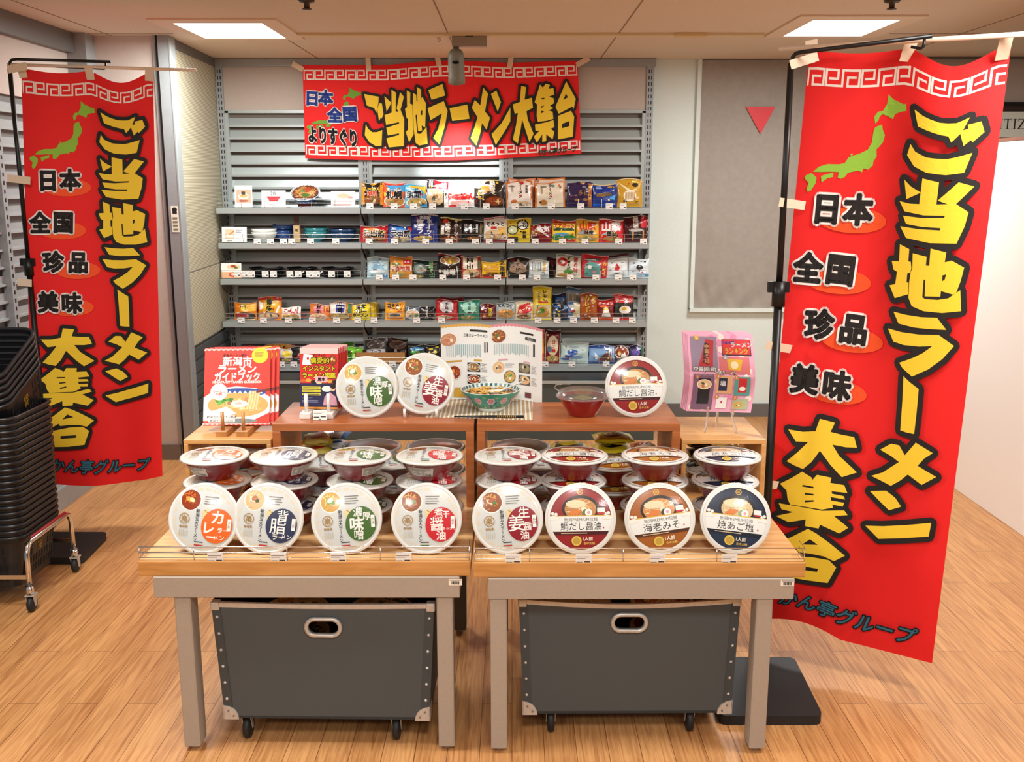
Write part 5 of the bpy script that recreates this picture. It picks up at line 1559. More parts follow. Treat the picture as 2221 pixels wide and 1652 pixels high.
def book_art(kind, w, h):
    p = Print()
    if kind == 'guide':
        for (y0, fl) in ((h * .975, 1), (h * .02, -1)):
            for r_ in range(2):
                for i in range(14):
                    p.ell(w * (-.47 + i * .0725), y0 - r_ * .012 * h, w * .04, h * .014, 'f3e3dc', 12, 0, PI)
                    p.ell(w * (-.47 + i * .0725), y0 - r_ * .012 * h, w * .026, h * .008, 'e2382a', 10, 0, PI)
        p.text('新潟ラーメン案内', -.04 * w, h * .9, w * .045, '4a1a14', .02)
        p.text('新潟市', 0, h * .825, w * .15, 'fbf6ef', .025)
        p.text('ラーメン', 0, h * .725, w * .15, 'fbf6ef', .035)
        p.text('ガイドブック', 0, h * .625, w * .145, 'fbf6ef', .035, w=w * .68)
        p.text('NIIGATA CITY RAMEN GUIDEBOOK', 0, h * .555, w * .05, 'fbf6ef', .04, w=w * .74)
        p.ell(w * .34, h * .9, w * .125, w * .125, 'f2d22e', 26)
        p.lines(w * .26, h * .87, w * .42, h * .94, 4, '6a3a1c', 3)
        p.poly([(-w / 2, 0.06 * h), (-w / 2, .36 * h), (-w * .3, .47 * h), (0, .5 * h), (w * .3, .47 * h), (w / 2, .36 * h), (w / 2, .16 * h), (w * .25, .06 * h), (-w * .2, .06 * h)], 'f2f1ec')
        p.ell(.05 * w, .42 * h, w * .4, h * .055, '2d4c9c', 30)
        for i in range(9):
            p.poly([(w * (-.3 + i * .078), .405 * h), (w * (-.264 + i * .078), .445 * h), (w * (-.228 + i * .078), .405 * h)], 'e6ecf2')
        p.ell(.02 * w, .26 * h, w * .46, h * .155, 'd9a860', 34)
        p.food(.05 * w, .25 * h, w * .4, h * .12, ['d9a860', 'f3dca0', 'e8c47c', 'c98a58', 'b07a4c'], 4, 46)
        for i in range(26):
            rr = random.Random(i)
            p.ell(w * rr.uniform(-.34, -.06), h * rr.uniform(.27, .34), w * .03, h * .012, ['4f9a3a', '6cb84c', '3c7f2e'][i % 3], 8, rot=rr.uniform(0, 3))
        p.ell(.04 * w, .275 * h, w * .13, h * .045, 'f3eee4', 20)
        p.ell(.03 * w, .28 * h, w * .06, h * .02, 'd8c0b0', 14)
        for i in range(12):
            p.stroke([[(w * (.2 + i * .014), h * .44), (w * (.19 + i * .013), h * .33), (w * (.14 + i * .016), h * .2)]], w * .011, ['efd693', 'f6e7b8', 'e2c070'][i % 3], False, 0)
        p.stroke([[(w * .3, .43 * h), (w * .5, .47 * h)], [(w * .3, .42 * h), (w * .5, .45 * h)]], w * .02, '7a2a1c', False, 6)
        p.poly([(-w * .47, .16 * h), (-w * .15, .24 * h), (w * .0, .15 * h), (-w * .4, .06 * h)], 'f5f4ef')
        p.ell(-w * .27, h * .43, w * .13, w * .13, 'f7f2ea', 26)
        p.text('ラーメン', -w * .27, h * .43, w * .05, 'c84a3a', .02)
        p.text('70軒', -w * .27, h * .4, w * .055, 'c84a3a', .02)
        p.poly([(w * .5, .02 * h), (w * .5, .12 * h), (w * .2, .03 * h)], 'e2382a')
        p.ell(w * .02, .055 * h, w * .3, h * .03, '7f8a86', 24)
        p.rect(-w * .42, .09 * h, -w * .02, .13 * h, 'f0eee8')
        p.text('新潟五大ラーメン解説', -w * .22, .11 * h, w * .045, '2a2622', .01)
        p.rect(-w * .42, .04 * h, -w * .02, .08 * h, 'f0eee8')
        p.text('新潟ラーメンの本', -w * .22, .06 * h, w * .045, '2a2622', .01)
    else:
        p.rect(-w / 2, 0, w / 2, .42 * h, '27284f')
        p.rect(-w / 2, .9 * h, w / 2, h, 'd9c9c4')
        p.rect(-w / 2, 0, w / 2, .03 * h, 'e8962a')
        p.poly([(-w * .44, .72 * h), (-w * .4, .9 * h), (-w * .16, .88 * h), (-w * .2, .72 * h)], 'f2f2f0')
        p.ell(-w * .29, .82 * h, w * .03, w * .04, 'c8242c', 12)
        p.food(w * .36, .8 * h, w * .11, h * .09, CURRY, 3, 8)
        p.text('マニアック', 0, .875 * h, w * .07, '2a1512', .03)
        p.text('偏愛的', .02 * w, .79 * h, w * .17, 'f4e22e', .02, out='1c1a16', outw=.08)
        p.text('インスタント', 0, .665 * h, w * .15, 'f4e22e', .035, w=w * .84, out='1c1a16', outw=.08)
        p.text('ラーメン図鑑', 0, .55 * h, w * .16, 'f4e22e', .03, w=w * .86, out='1c1a16', outw=.08)
        for i in range(7):
            rr = random.Random(i + 5)
            p.ell(w * (-.42 + i * .14), h * rr.uniform(.42, .48), w * .08, h * .03, ['c9622a', 'e0a23c', '2a1c18', 'd8c8a8'][i % 4], 10)
        p.rect(-w * .1, .44 * h, w * .22, .53 * h, 'e9b4be')
        p.text('見本', .06 * w, .485 * h, w * .1, '17120f', .05)
        for i in range(3):
            p.rect(-w * .44, (.33 - i * .055) * h, w * .04, (.365 - i * .055) * h, 'e6d838')
            p.lines(-w * .42, (.338 - i * .055) * h, w * .02, (.357 - i * .055) * h, 1, '27284f', i, .6)
        p.lines(-w * .44, .1 * h, -.02 * w, .2 * h, 4, '9a9cc0', 2, .3)
        p.ell(w * .2, .33 * h, w * .13, h * .05, 'f0f0ec', 20)
        p.poly([(w * .1, .06 * h), (w * .14, .2 * h), (w * .28, .28 * h), (w * .44, .2 * h), (w * .48, .06 * h)], 'd8a0b0')
        p.ell(w * .36, .34 * h, w * .07, h * .05, 'e6c4a4', 16)
        p.ell(w * .37, .37 * h, w * .08, h * .04, '2a1a16', 16)
    return p


_BK = {}


def book(kind, w, h, th, col, label, o, lean, yaw=0.0, group=None):
    if kind not in _BK:
        c = MB().box((-w / 2, 0, 0), (w / 2, .0012, h), INK_PAPER, col)
        c.box((-w / 2, th - .0012, 0), (w / 2, th, h), INK_PAPER, col)
        c.box((-w / 2, .0012, 0), (-w / 2 + .0012, th - .0012, h), INK_PAPER, col)
        book_art(kind, w, h).emit(c, FLAT, INK_PAPER, 1e9, .00012)
        pg = MB().box((-w / 2 + .0012, .0012, .002), (w / 2 - .003, th - .0012, h - .003), M_WHITE)
        _BK[kind] = (c.mesh('cover'), pg.mesh('pages'))
    t = thing('book', label, 'book', o, (-lean, 0, yaw), group)
    link('cover', _BK[kind][0], t)
    link('pages', _BK[kind][1], t)
    return t


Yb = 3.06
ang = .34
px0, px1 = atY(441, 930, Yb), atY(583, 930, Yb)
gw = px1.x - px0.x
gh = (atY(510, 758, Yb + .09).z - BT - .012) / math.cos(ang) * .985
for k in range(3):
    book('guide', gw, gh, .008, 'e2382a', ['red ramen guidebook at the front of the wooden stand', 'second red guidebook behind the front one', 'rearmost red guidebook on the wooden stand'][k], ((px0.x + px1.x) / 2 + .012 * k, Yb + .004 + k * .0105, BT + .022), ang, 0.05, 'red guidebooks')
t = thing('book_stand', 'brown wooden peg stand holding the red guidebooks', 'book stand', ((px0.x + px1.x) / 2, Yb, BT))
for dx in (-.03, .035):
    part(t, 'rail', MB().bbox((dx - .018, -.06, 0), (dx + .018, .15, .018), M_STAND, .0015, 1))
    part(t, 'front_peg', MB().tube([(dx, -.038, .017), (dx, -.038, .075)], .0055, M_STAND, 10))
    part(t, 'rear_peg', MB().tube([(dx, .048, .017), (dx, .118, .16)], .0055, M_STAND, 10))
part(t, 'cross_bar', MB().bbox((-.06, .13, .018), (.1, .15, .036), M_STAND, .0015, 1))

# second book pile on white stand
Yb = 3.06
px0, px1 = atY(651, 880, Yb), atY(731, 880, Yb)
gw = px1.x - px0.x + .006
gh = atY(690, 757, Yb + .03).z - RT - .014
for k in range(5):
    book('instant', gw, gh, .014, 'cf2a26', ['red and navy picture book at the front of the white stand', 'second red and navy book from the front', 'third red and navy book from the front', 'fourth red and navy book from the front', 'rearmost red and navy book on the white stand'][k], ((px0.x + px1.x) / 2 + .001 + .004 * k, Yb + .004 + k * .0165, RT + .0205), .13, -.06, 'red and navy picture books')
t = thing('book_stand', 'white peg stand holding the red and navy books', 'book stand', ((px0.x + px1.x) / 2, Yb, RT))
for dx in (-.034, .036):
    part(t, 'rail', MB().bbox((dx - .017, -.05, 0), (dx + .017, .13, .018), M_WHITE, .0015, 1))
    part(t, 'front_peg', MB().tube([(dx, -.022, .017), (dx, -.022, .075)], .006, M_WHITE, 10))
    part(t, 'rear_peg', MB().tube([(dx, .108, .017), (dx, .128, .13)], .006, M_WHITE, 10))

# bowl packs shown on the risers
standing('green', 'upright bowl lid with green oval on the left riser beside the books', 796, 3.04, RT, 13, 3, 'bowl packs on the risers', 4)
standing('burgundy', 'upright bowl lid with burgundy oval on the left riser, tilted on white pegs', 920, 3.055, RT + .009, 15, -9, 'bowl packs on the risers')
standing('premium_red', 'upright dark red bowl lid at the right end of the right riser', 1379, 3.05, RT, 14, 2, 'bowl packs on the risers')
t = thing('lid_stand', 'small white peg stand under the tilted burgundy lid', 'stand', (atY(918, 895, 3.06).x, 3.055, RT))
for dx in (-.055, .045):
    part(t, 'peg', MB().tube([(dx, -.03, 0), (dx, -.034, .03)], .0045, M_WHITE, 10))
    part(t, 'foot', MB().bbox((dx - .006, -.034, 0), (dx + .006, .06, .007), M_ACRYL, .001, 1))

# open magazine
t = thing('open_magazine', 'white food magazine standing open behind the turquoise bowl', 'magazine', (atY(1066, 865, 3.232).x, 3.232, RT + .0125), (-.1, 0, 0))
mw, mh = .170, .252


def pagefn(s):
    def fn(x, y, d):
        u = abs(x) / mw
        return (x, .028 * u - .030 * math.sin(PI * u) * .5 + .012 * u * (1 - y / mh) - d, y + (.013 if s > 0 else .008) * math.sin(PI * min(1, u * .9 + .1)) - .012 * u * (s > 0) - .006)
    return fn


def magazine_page(s):
    p = Print()
    x = lambda a: s * a * mw
    c1 = 'd9a84a' if s < 0 else 'd98a96'
    for i in range(14):
        p.ell(x((i + .5) / 14), mh - .004, mw / 26, .005, c1, 10, PI, 2 * PI)
    p.rect(min(x(0), x(1)), mh - .004, max(x(0), x(1)), mh, c1)
    if s < 0:
        p.ell(x(.84), mh * .8, mw * .17, mw * .135, 'f6f2e8', 26)
        p.food(x(.845), mh * .8, mw * .16, mw * .125, ['c08a66', 'e6c49c', 'd2a27c', 'eeddc0', 'e0b48a', 'c87a5a'], 2, 14)
        p.rect(x(.42), mh * .9, x(.08), mh * .925, '1d1b19')
        p.text('三条カレーラーメン', x(.31), mh * .85, mw * .075, '26221f', .01, w=mw * .47)
        p.lines(x(.9), mh * .55, x(.2), mh * .73, 17, '8fb4ba', 3, .35, True)
        p.lines(x(.15), mh * .6, x(.06), mh * .77, 2, '2f3438', 4, .5, True)
        p.rect(x(.9), mh * .5, x(.58), mh * .522, 'c99c3a')
        p.rect(x(.34), mh * .51, x(.19), mh * .533, 'c99c3a')
        p.food(x(.74), mh * .36, mw * .13, mw * .13, CURRY, 5, 10, 'e8e2d8')
        for y, pl in ((.43, ['8a6a3c', 'c09a58', 'a8814a', 'e0b868']), (.27, CURRY)):
            p.rect(x(.47), mh * (y - .06), x(.22), mh * (y + .06), '1a1816')
            p.food(x(.345), mh * y, mw * .115, mw * .075, pl, 6, 10, 'd9d5cc')
            p.lines(x(.2), mh * (y - .06), x(.07), mh * (y + .06), 6, '77757a', 6, .25)
        p.rect(x(.75), mh * .03, x(.5), mh * .16, 'c9a038')
    else:
        p.food(x(.14), mh * .84, mw * .14, mw * .125, SHOYU, 8, 16, 'dfe0e4')
        p.rect(x(.56), mh * .88, x(.82), mh * .905, '1d1b19')
        p.text('長岡麺', x(.76), mh * .825, mw * .075, '26221f', .02)
        p.lines(x(.04), mh * .58, x(.74), mh * .74, 20, '8fb4ba', 9, .35, True)
        p.lines(x(.8), mh * .56, x(.87), mh * .77, 1, '2f3438', 4, .5, True)
        p.rect(x(.14), mh * .52, x(.32), mh * .54, 'd9a4ae')
        p.rect(x(.63), mh * .5, x(.75), mh * .52, 'd9a4ae')
        p.food(x(.14), mh * .43, mw * .11, mw * .115, PALE, 9, 12)
        p.food(x(.36), mh * .3, mw * .1, mw * .11, GREENF, 10, 12, '4a4c4c')
        for y, pl in ((.43, ['8f8a6a', 'c9c29a', 'aaa27c', 'efe9d6', '1c1a18']), (.27, PALE)):
            p.rect(x(.54), mh * (y - .065), x(.76), mh * (y + .06), '5d5a50')
            p.food(x(.65), mh * y, mw * .1, mw * .085, pl, 12, 10)
            p.lines(x(.79), mh * (y - .06), x(.9), mh * (y + .05), 6, '77757a', 6, .25)
        p.lines(x(.26), mh * .42, x(.48), mh * .48, 3, '8a888c', 7, .25)
        p.rect(x(.14), mh * .1, x(.5), mh * .17, 'e2a9b4')
        p.rect(x(.66), mh * .04, x(.78), mh * .11, '6a3a3c')
    fn = pagefn(s)
    b = MB()
    b.grid(lambda u, v: fn(s * u * mw, v * mh, 0), 28, 24, INK_PAPER, 'e7ece8', flip=s < 0)
    b.grid(lambda u, v: (lambda q: (q[0], q[1] + .004, q[2]))(fn(s * u * mw, v * mh, 0)), 14, 8, INK_PAPER, 'dcd8cf', flip=s > 0)
    b.grid(lambda u, v: (lambda q: (q[0], q[1] + .004 * v, q[2]))(fn(s * mw, u * mh, 0)), 8, 1, INK_PAPER, 'd8c8bc')
    p.emit(b, fn, INK_PAPER, .01, .0001, .002, .0003)
    return b


part(t, 'page', magazine_page(-1), 'left page with curry ramen article')
part(t, 'page', magazine_page(1), 'right page with noodle article')
b = MB().box((-.09, .022, 0), (.09, .03, .06), M_ACRYL)
b.box((-.09, -.02, -.012), (.09, .03, -.006), M_ACRYL)
part(t, 'support', b, 'clear support behind the magazine')

# cloth, bowl of ramen, spoon, chopsticks
c = [atZ(922, 905, RT), atZ(1156, 912, RT), atZ(1156, 868, RT), atZ(955, 868, RT)]
m_striped = lined('striped_cloth', 'b9a27c', 'e9e8df', 0.0135, 0, 0.9)
b = MB()


def napkin(u, v):
    q = (c[0] * (1 - u) + c[1] * u) * (1 - v) + (c[3] * (1 - u) + c[2] * u) * v
    return (q.x, q.y, RT + .003 + .001 * math.sin(u * 31) * math.cos(v * 9))


b.grid(napkin, 20, 8, m_striped)
b.grid(lambda u, v: (napkin(u, v)[0], napkin(u, v)[1], RT + .0008), 20, 8, m_striped, flip=True)
b.grid(lambda u, v: napkin(u, 0)[:2] + (RT + .0008 + v * .0025,), 20, 1, m_striped)
solo('napkin', b, 'white and beige striped cloth under the turquoise bowl', 'cloth')
bc = atZ(1063, 897, RT + .004)
bc.y += .062
bx, by = atY(1064, 850, bc.y).x, bc.y
bc.y -= .012
BR, BHH = .0985, .068
t = thing('ramen_bowl', 'turquoise flowered bowl of ramen with white rim on the striped cloth', 'bowl', (bx, by, RT + .0045))
prof = [(0.04, 0), (.042, .0), (.043, .010), (.05, .014), (.07, .030), (.083, .046), (.094, .060), (BR, BHH)]


def bowl_r(z):
    for (r0, z0), (r1, z1) in zip(prof[2:], prof[3:]):
        if z <= z1:
            return r0 + (r1 - r0) * (z - z0) / (z1 - z0)
    return BR


b = MB().lathe(prof[:3], M_PORC, 40)
b.lathe(prof[2:], INK_LID, 48, None, True, '2f9a86')
b.lathe([(.043, .0105), (.0505, .0145), (.0525, .0165)], M_PORC, 40)
b.lathe([(BR, BHH), (BR - .003, BHH + .001), (BR - .005, BHH)], M_PORC, 48)
b.lathe([(BR - .005, BHH), (.090, .058), (.082, .05)], INK_LID, 48, None, True, 'cfe2da')
p = Print()
rr = random.Random(4)
for i in range(70):
    a, z = rr.uniform(-2.9, 2.9), rr.uniform(.02, .06)
    p.ell(a * .08, z, rr.uniform(.003, .007), .0025, ['1f6f8a', '57b08a', '1d4f86', '3aa89a', '8fc46a'][i % 5], 8, rot=rr.uniform(0, 3))
for i in range(-4, 5):
    a = i * .042 + .003
    for r_, cc in ((.0105, 'f0dcd8'), (.0085, 'd06a8a')):
        for j in range(6):
            p.ell(a + .6 * r_ * math.cos(j * PI / 3), .043 + .6 * r_ * math.sin(j * PI / 3), r_ * .55, r_ * .55, cc, 10)
    p.ell(a, .043, .0042, .0042, 'f6ece6', 10)
    p.ell(a, .043, .002, .002, '9a2a3a', 8)
for i in range(40):
    p.rect(-.245 + i * .0123, .0175, -.245 + i * .0123 + .006, .0205, ['e8d8a0', 'c04a5a', '1f4f6a'][i % 3])


def bowlside(x, y, d):
    a = -PI / 2 + x / .08
    r_ = bowl_r(y) + .0004 + d
    return (r_ * math.cos(a), r_ * math.sin(a), y)


p.emit(b, bowlside, INK_LID, .008, .00008)
q = Print()
for i in range(36):
    a = 2 * PI * i / 36
    q.poly([(a - .05, .0), (a + .05, .0), (a + .03, .009), (a - .03, .009)], ['2f7a72', '24506a'][i % 2])
q.emit(b, lambda x, y, d: ((BR - .0055 - y * .6 - d) * math.cos(x), (BR - .0055 - y * .6 - d) * math.sin(x), BHH - .0005 - y), INK_LID, .2, .0001)
part(t, 'bowl', b)
b = MB().disc(.086, .0545, mat('ramen_broth', '7a3a12', .12, coat=.6), 40)
part(t, 'broth', b)
b = MB()
for i in range(34):
    r0, a = .066 * math.sqrt(rr.random()), rr.uniform(0, 6.28)
    x, y, d = r0 * math.cos(a), r0 * math.sin(a), rr.uniform(0, 6.28)
    cv = rr.uniform(-.7, .7)
    pts = []
    for k in range(9):
        pts.append((x, y, .0555 + .005 * math.sin(PI * k / 8) + rr.uniform(0, .0015)))
        d += cv
        nx, ny = x + .007 * math.cos(d), y + .007 * math.sin(d)
        if nx * nx + ny * ny < .0064:
            x, y = nx, ny
        else:
            d += 1.5
    b.tube(pts, .0019, mat('noodle', 'e3b65c', .35, coat=.3), 6)
nd = part(t, 'noodles', b, 'yellow noodles')
nd['kind'] = 'stuff'
t = thing('spoon', 'white china spoon resting in the turquoise bowl', 'spoon', (bx, by, RT + .0045))
b = MB()


def spoonfn(u, v):
    # u along the spoon, v across
    x = -.012 + u * .115
    wd = .021 * math.sin(PI * min(1, u / .52)) ** .6 if u < .42 else .0075 + .008 * max(0, 1 - (u - .42) / .12) * .8
    s = (v - .5) * 2
    base = .061 + (.0 if u < .35 else (u - .35) * .043)
    dip = -.011 * (1 - s * s) * (math.sin(PI * min(1, u / .5)) if u < .5 else .1)
    return Vector((x, -.028 + s * wd + .02 * u, base + dip + .004))


b.grid(spoonfn, 24, 8, M_PORC)
b.grid(lambda u, v: spoonfn(u, v) - Vector((0, 0, .0025)), 24, 8, M_PORC, flip=True)
part(t, 'spoon_body', b)
for k in (0,):
    e0, e1 = atZ(985, 905, RT + .006), atZ(1136, 905, RT + .006)
    for j in range(2):
        b = MB().tube([(0, 0, 0), (e1.x - e0.x, .0, 0)], .0016, M_BLACK, 8, False, .0036)
        for i in range(10):
            x = (e1.x - e0.x) * (.62 + i * .028)
            b.tube([(x, 0, 0), (x + .003, 0, 0)], .0036, mat('gold_band', 'a8803c', .4, .4), 8)
        solo('chopstick', b, ['black chopstick with gold bands lying in front of the turquoise bowl, nearer one', 'black chopstick with gold bands lying behind the nearer chopstick'][j], 'chopstick', (e0.x, e0.y + j * .009, RT + .0085), group='chopsticks on the striped cloth')

# sealed bowl with clear lid on the right riser
Y = 3.07
t = thing('ramen_bowl_pack', 'plain burgundy bowl with clear plastic lid on the right riser', 'ramen bowl pack', (atY(1264, 870, Y).x, Y, RT))
b = MB().lathe([(0, 0), (.042, 0), (.046, .003), (.05, .012), (.066, .038), (.073, .056), (.074, .062), (.07, .062), (.06, .04), (0, .02)], M_BURG, 40)
part(t, 'bowl', b)
part(t, 'contents', MB().disc(.066, .054, mat('broth_dark', '3f3a2c', .3, coat=.4), 30).lathe([(.03, .055), (.02, .058), (0, .059)], mat('herbs', '8a7c3a', .6), 14))
b = MB().lathe([(.083, .059), (.085, .062), (.08, .069), (.076, .078), (.05, .084), (0, .086)], mat('clear_dome', 'e6ebe8', .08, trans=.8, alpha=.42), 40)
b.lathe([(.075, .06), (.086, .061), (.086, .063), (.075, .064)], M_ACRYL, 40)
b.tube([(-.076, .0, .078), (-.09, -.005, .088), (-.086, -.004, .098), (-.06, 0, .1), (-.04, 0, .099)], .0017, M_ACRYL, 6)
part(t, 'clear_lid', b)

# acrylic easel with pink flyers on the right pale box
Y = 3.1
fx0, fx1 = atY(1488, 890, Y), atY(1627, 890, Y)
fw = fx1.x - fx0.x
fh = atY(1560, 724, Y + .05).z - atY(1560, 893, Y).z
fz = atY(1560, 893, Y).z


def flyer_art():
    p = Print()
    w_, h_ = fw, fh
    rr = random.Random(2)
    for i in range(30):
        p.ell(w_ * rr.uniform(-.46, .46), h_ * rr.uniform(.03, .97), w_ * .05, h_ * .04, ['f0dcd2', 'dc8aac'][i % 2], 8)
    p.rect(-w_ * .46, h_ * .53, -w_ * .06, h_ * .97, '8d7c92')
    p.rect(-w_ * .04, h_ * .5, w_ * .42, h_ * .72, 'cf6f70')
    p.poly([(-w_ * .36, h_ * .6), (-w_ * .22, h_ * .94), (-w_ * .1, h_ * .92), (-w_ * .14, h_ * .6)], 'b8242a')
    p.poly([(-w_ * .3, h_ * .64), (-w_ * .24, h_ * .9), (-w_ * .17, h_ * .88), (-w_ * .2, h_ * .62)], '2a1814')
    p.text('中華そば', -w_ * .215, h_ * .76, w_ * .07, 'e8b47a', .03, vert=True)
    p.text('中華(醤油)', -w_ * .26, h_ * .56, w_ * .075, 'f6f2ee', .04, out='2a2022', outw=.07)
    p.rect(w_ * .02, h_ * .74, w_ * .46, h_ * .94, '2a1416')
    p.rect(w_ * .03, h_ * .755, w_ * .45, h_ * .935, 'cc242a')
    p.text('日本全国', w_ * .12, h_ * .9, w_ * .05, '3a4ab0', .04)
    p.text('ラーメン', w_ * .32, h_ * .875, w_ * .085, 'f6f2ee', .05)
    p.text('ランキング', w_ * .24, h_ * .8, w_ * .1, 'f0b83a', .05, w=w_ * .36)
    p.poly([(w_ * .1, h_ * .56), (w_ * .08, h_ * .7), (w_ * .32, h_ * .69), (w_ * .28, h_ * .55)], 'd9a92a')
    p.ell(w_ * .19, h_ * .62, w_ * .06, h_ * .05, 'e8d8b0', 14)
    p.text('塩ラーメン', w_ * .08, h_ * .52, w_ * .06, 'f6f2ee', .04, out='2a2022', outw=.07)
    p.rect(-w_ * .44, h_ * .03, -w_ * .12, h_ * .5, '7a5870')
    p.rect(-w_ * .36, h_ * .1, -w_ * .18, h_ * .44, '16120f')
    p.food(-w_ * .27, h_ * .36, w_ * .1, h_ * .06, PALE, 3, 8, 'f0ece4')
    p.rect(-w_ * .09, h_ * .24, w_ * .16, h_ * .48, 'd8a878')
    p.rect(-w_ * .05, h_ * .28, w_ * .08, h_ * .45, '1f2a4a')
    p.text('塩', w_ * .015, h_ * .38, w_ * .09, 'f2f2f0', .04)
    p.rect(w_ * .19, h_ * .22, w_ * .43, h_ * .47, '4f9a90')
    p.rect(w_ * .25, h_ * .26, w_ * .38, h_ * .45, 'c8242a')
    p.ell(w_ * .315, h_ * .31, w_ * .05, h_ * .03, 'f2f0e8', 12)
    p.rect(-w_ * .06, h_ * .05, w_ * .1, h_ * .19, 'f0f0ee')
    p.ell(w_ * .02, h_ * .13, w_ * .014, h_ * .016, 'c8242a', 10)
    p.rect(w_ * .19, h_ * .04, w_ * .43, h_ * .18, 'a8b08a')
    p.food(w_ * .28, h_ * .1, w_ * .08, h_ * .04, GREENF, 5, 6)
    for i, (x, y) in enumerate(((-.36, .95), (.06, .72), (-.38, .46), (-.06, .47), (.22, .46), (-.06, .2), (.22, .19))):
        p.ell(w_ * x, h_ * y, w_ * .035, w_ * .035, ['d8a83a', 'a8a8b0', 'b8683a', 'c87a3c'][min(i, 3)], 12)
        p.text(str(i + 1), w_ * x, h_ * y, w_ * .055, 'f6f2ee', .04)
    return p


FA = flyer_art()
for k in range(5):
    def ffn(x, y, d, k=k):
        v = y / fh
        return (x + .012 * math.sin(v * 4.4) * .6 + .006 * v, .16 * y - .012 * math.sin(PI * v) * (1 if v < .5 else .8) + .012 * math.sin(v * 7) * .6 - d, y)
    if k == 0:
        b = MB().grid(lambda u, v: ffn((u - .5) * fw, v * fh, 0), 10, 40, INK_PAPER, 'e6a6bf')
        b.grid(lambda u, v: (lambda q: (q[0], q[1] + .001, q[2]))(ffn((u - .5) * fw, v * fh, 0)), 8, 14, INK_PAPER, 'e8d4d0', flip=True)
        FA.emit(b, ffn, INK_PAPER, .009, .0001, .003, .0003)
        me = b.mesh('flyer')
    o = link('flyer', me, None, ((fx0.x + fx1.x) / 2 - .004 * k, Y + .0042 * k, fz + .002 * k), (0, 0, -.12))
    tag(o, ['pink ramen ranking flyer at the front of the clear easel', 'second pink flyer from the front on the clear easel', 'third pink flyer from the front on the clear easel', 'fourth pink flyer from the front on the clear easel', 'rearmost pink flyer on the clear easel'][k], 'flyer', 'pink flyers on the easel')
t = thing('flyer_easel', 'clear acrylic easel holding the pink flyers', 'easel', (atY(1560, 920, Y).x, Y, BT), (0, 0, -.12))
for sx in (-1, 1):
    b = MB().tube([(sx * .05, -.05, .0), (sx * .045, -.045, .02), (sx * .04, -.02, .036), (sx * .038, .0, fz - BT - .004), (sx * .038, .03, fz - BT + .1)], .0038, M_ACRYL, 8)
    b.tube([(sx * .038, .0, fz - BT - .006), (sx * .04, -.018, fz - BT - .004), (sx * .04, -.02, fz - BT + .02)], .0036, M_ACRYL, 8)
    part(t, 'front_leg', b)
part(t, 'rear_leg', MB().tube([(0, .1, 0), (0, .035, fz - BT + .05)], .0045, M_ACRYL, 8).tube([(-.038, .012, fz - BT + .02), (.038, .012, fz - BT + .02)], .0036, M_ACRYL, 8))

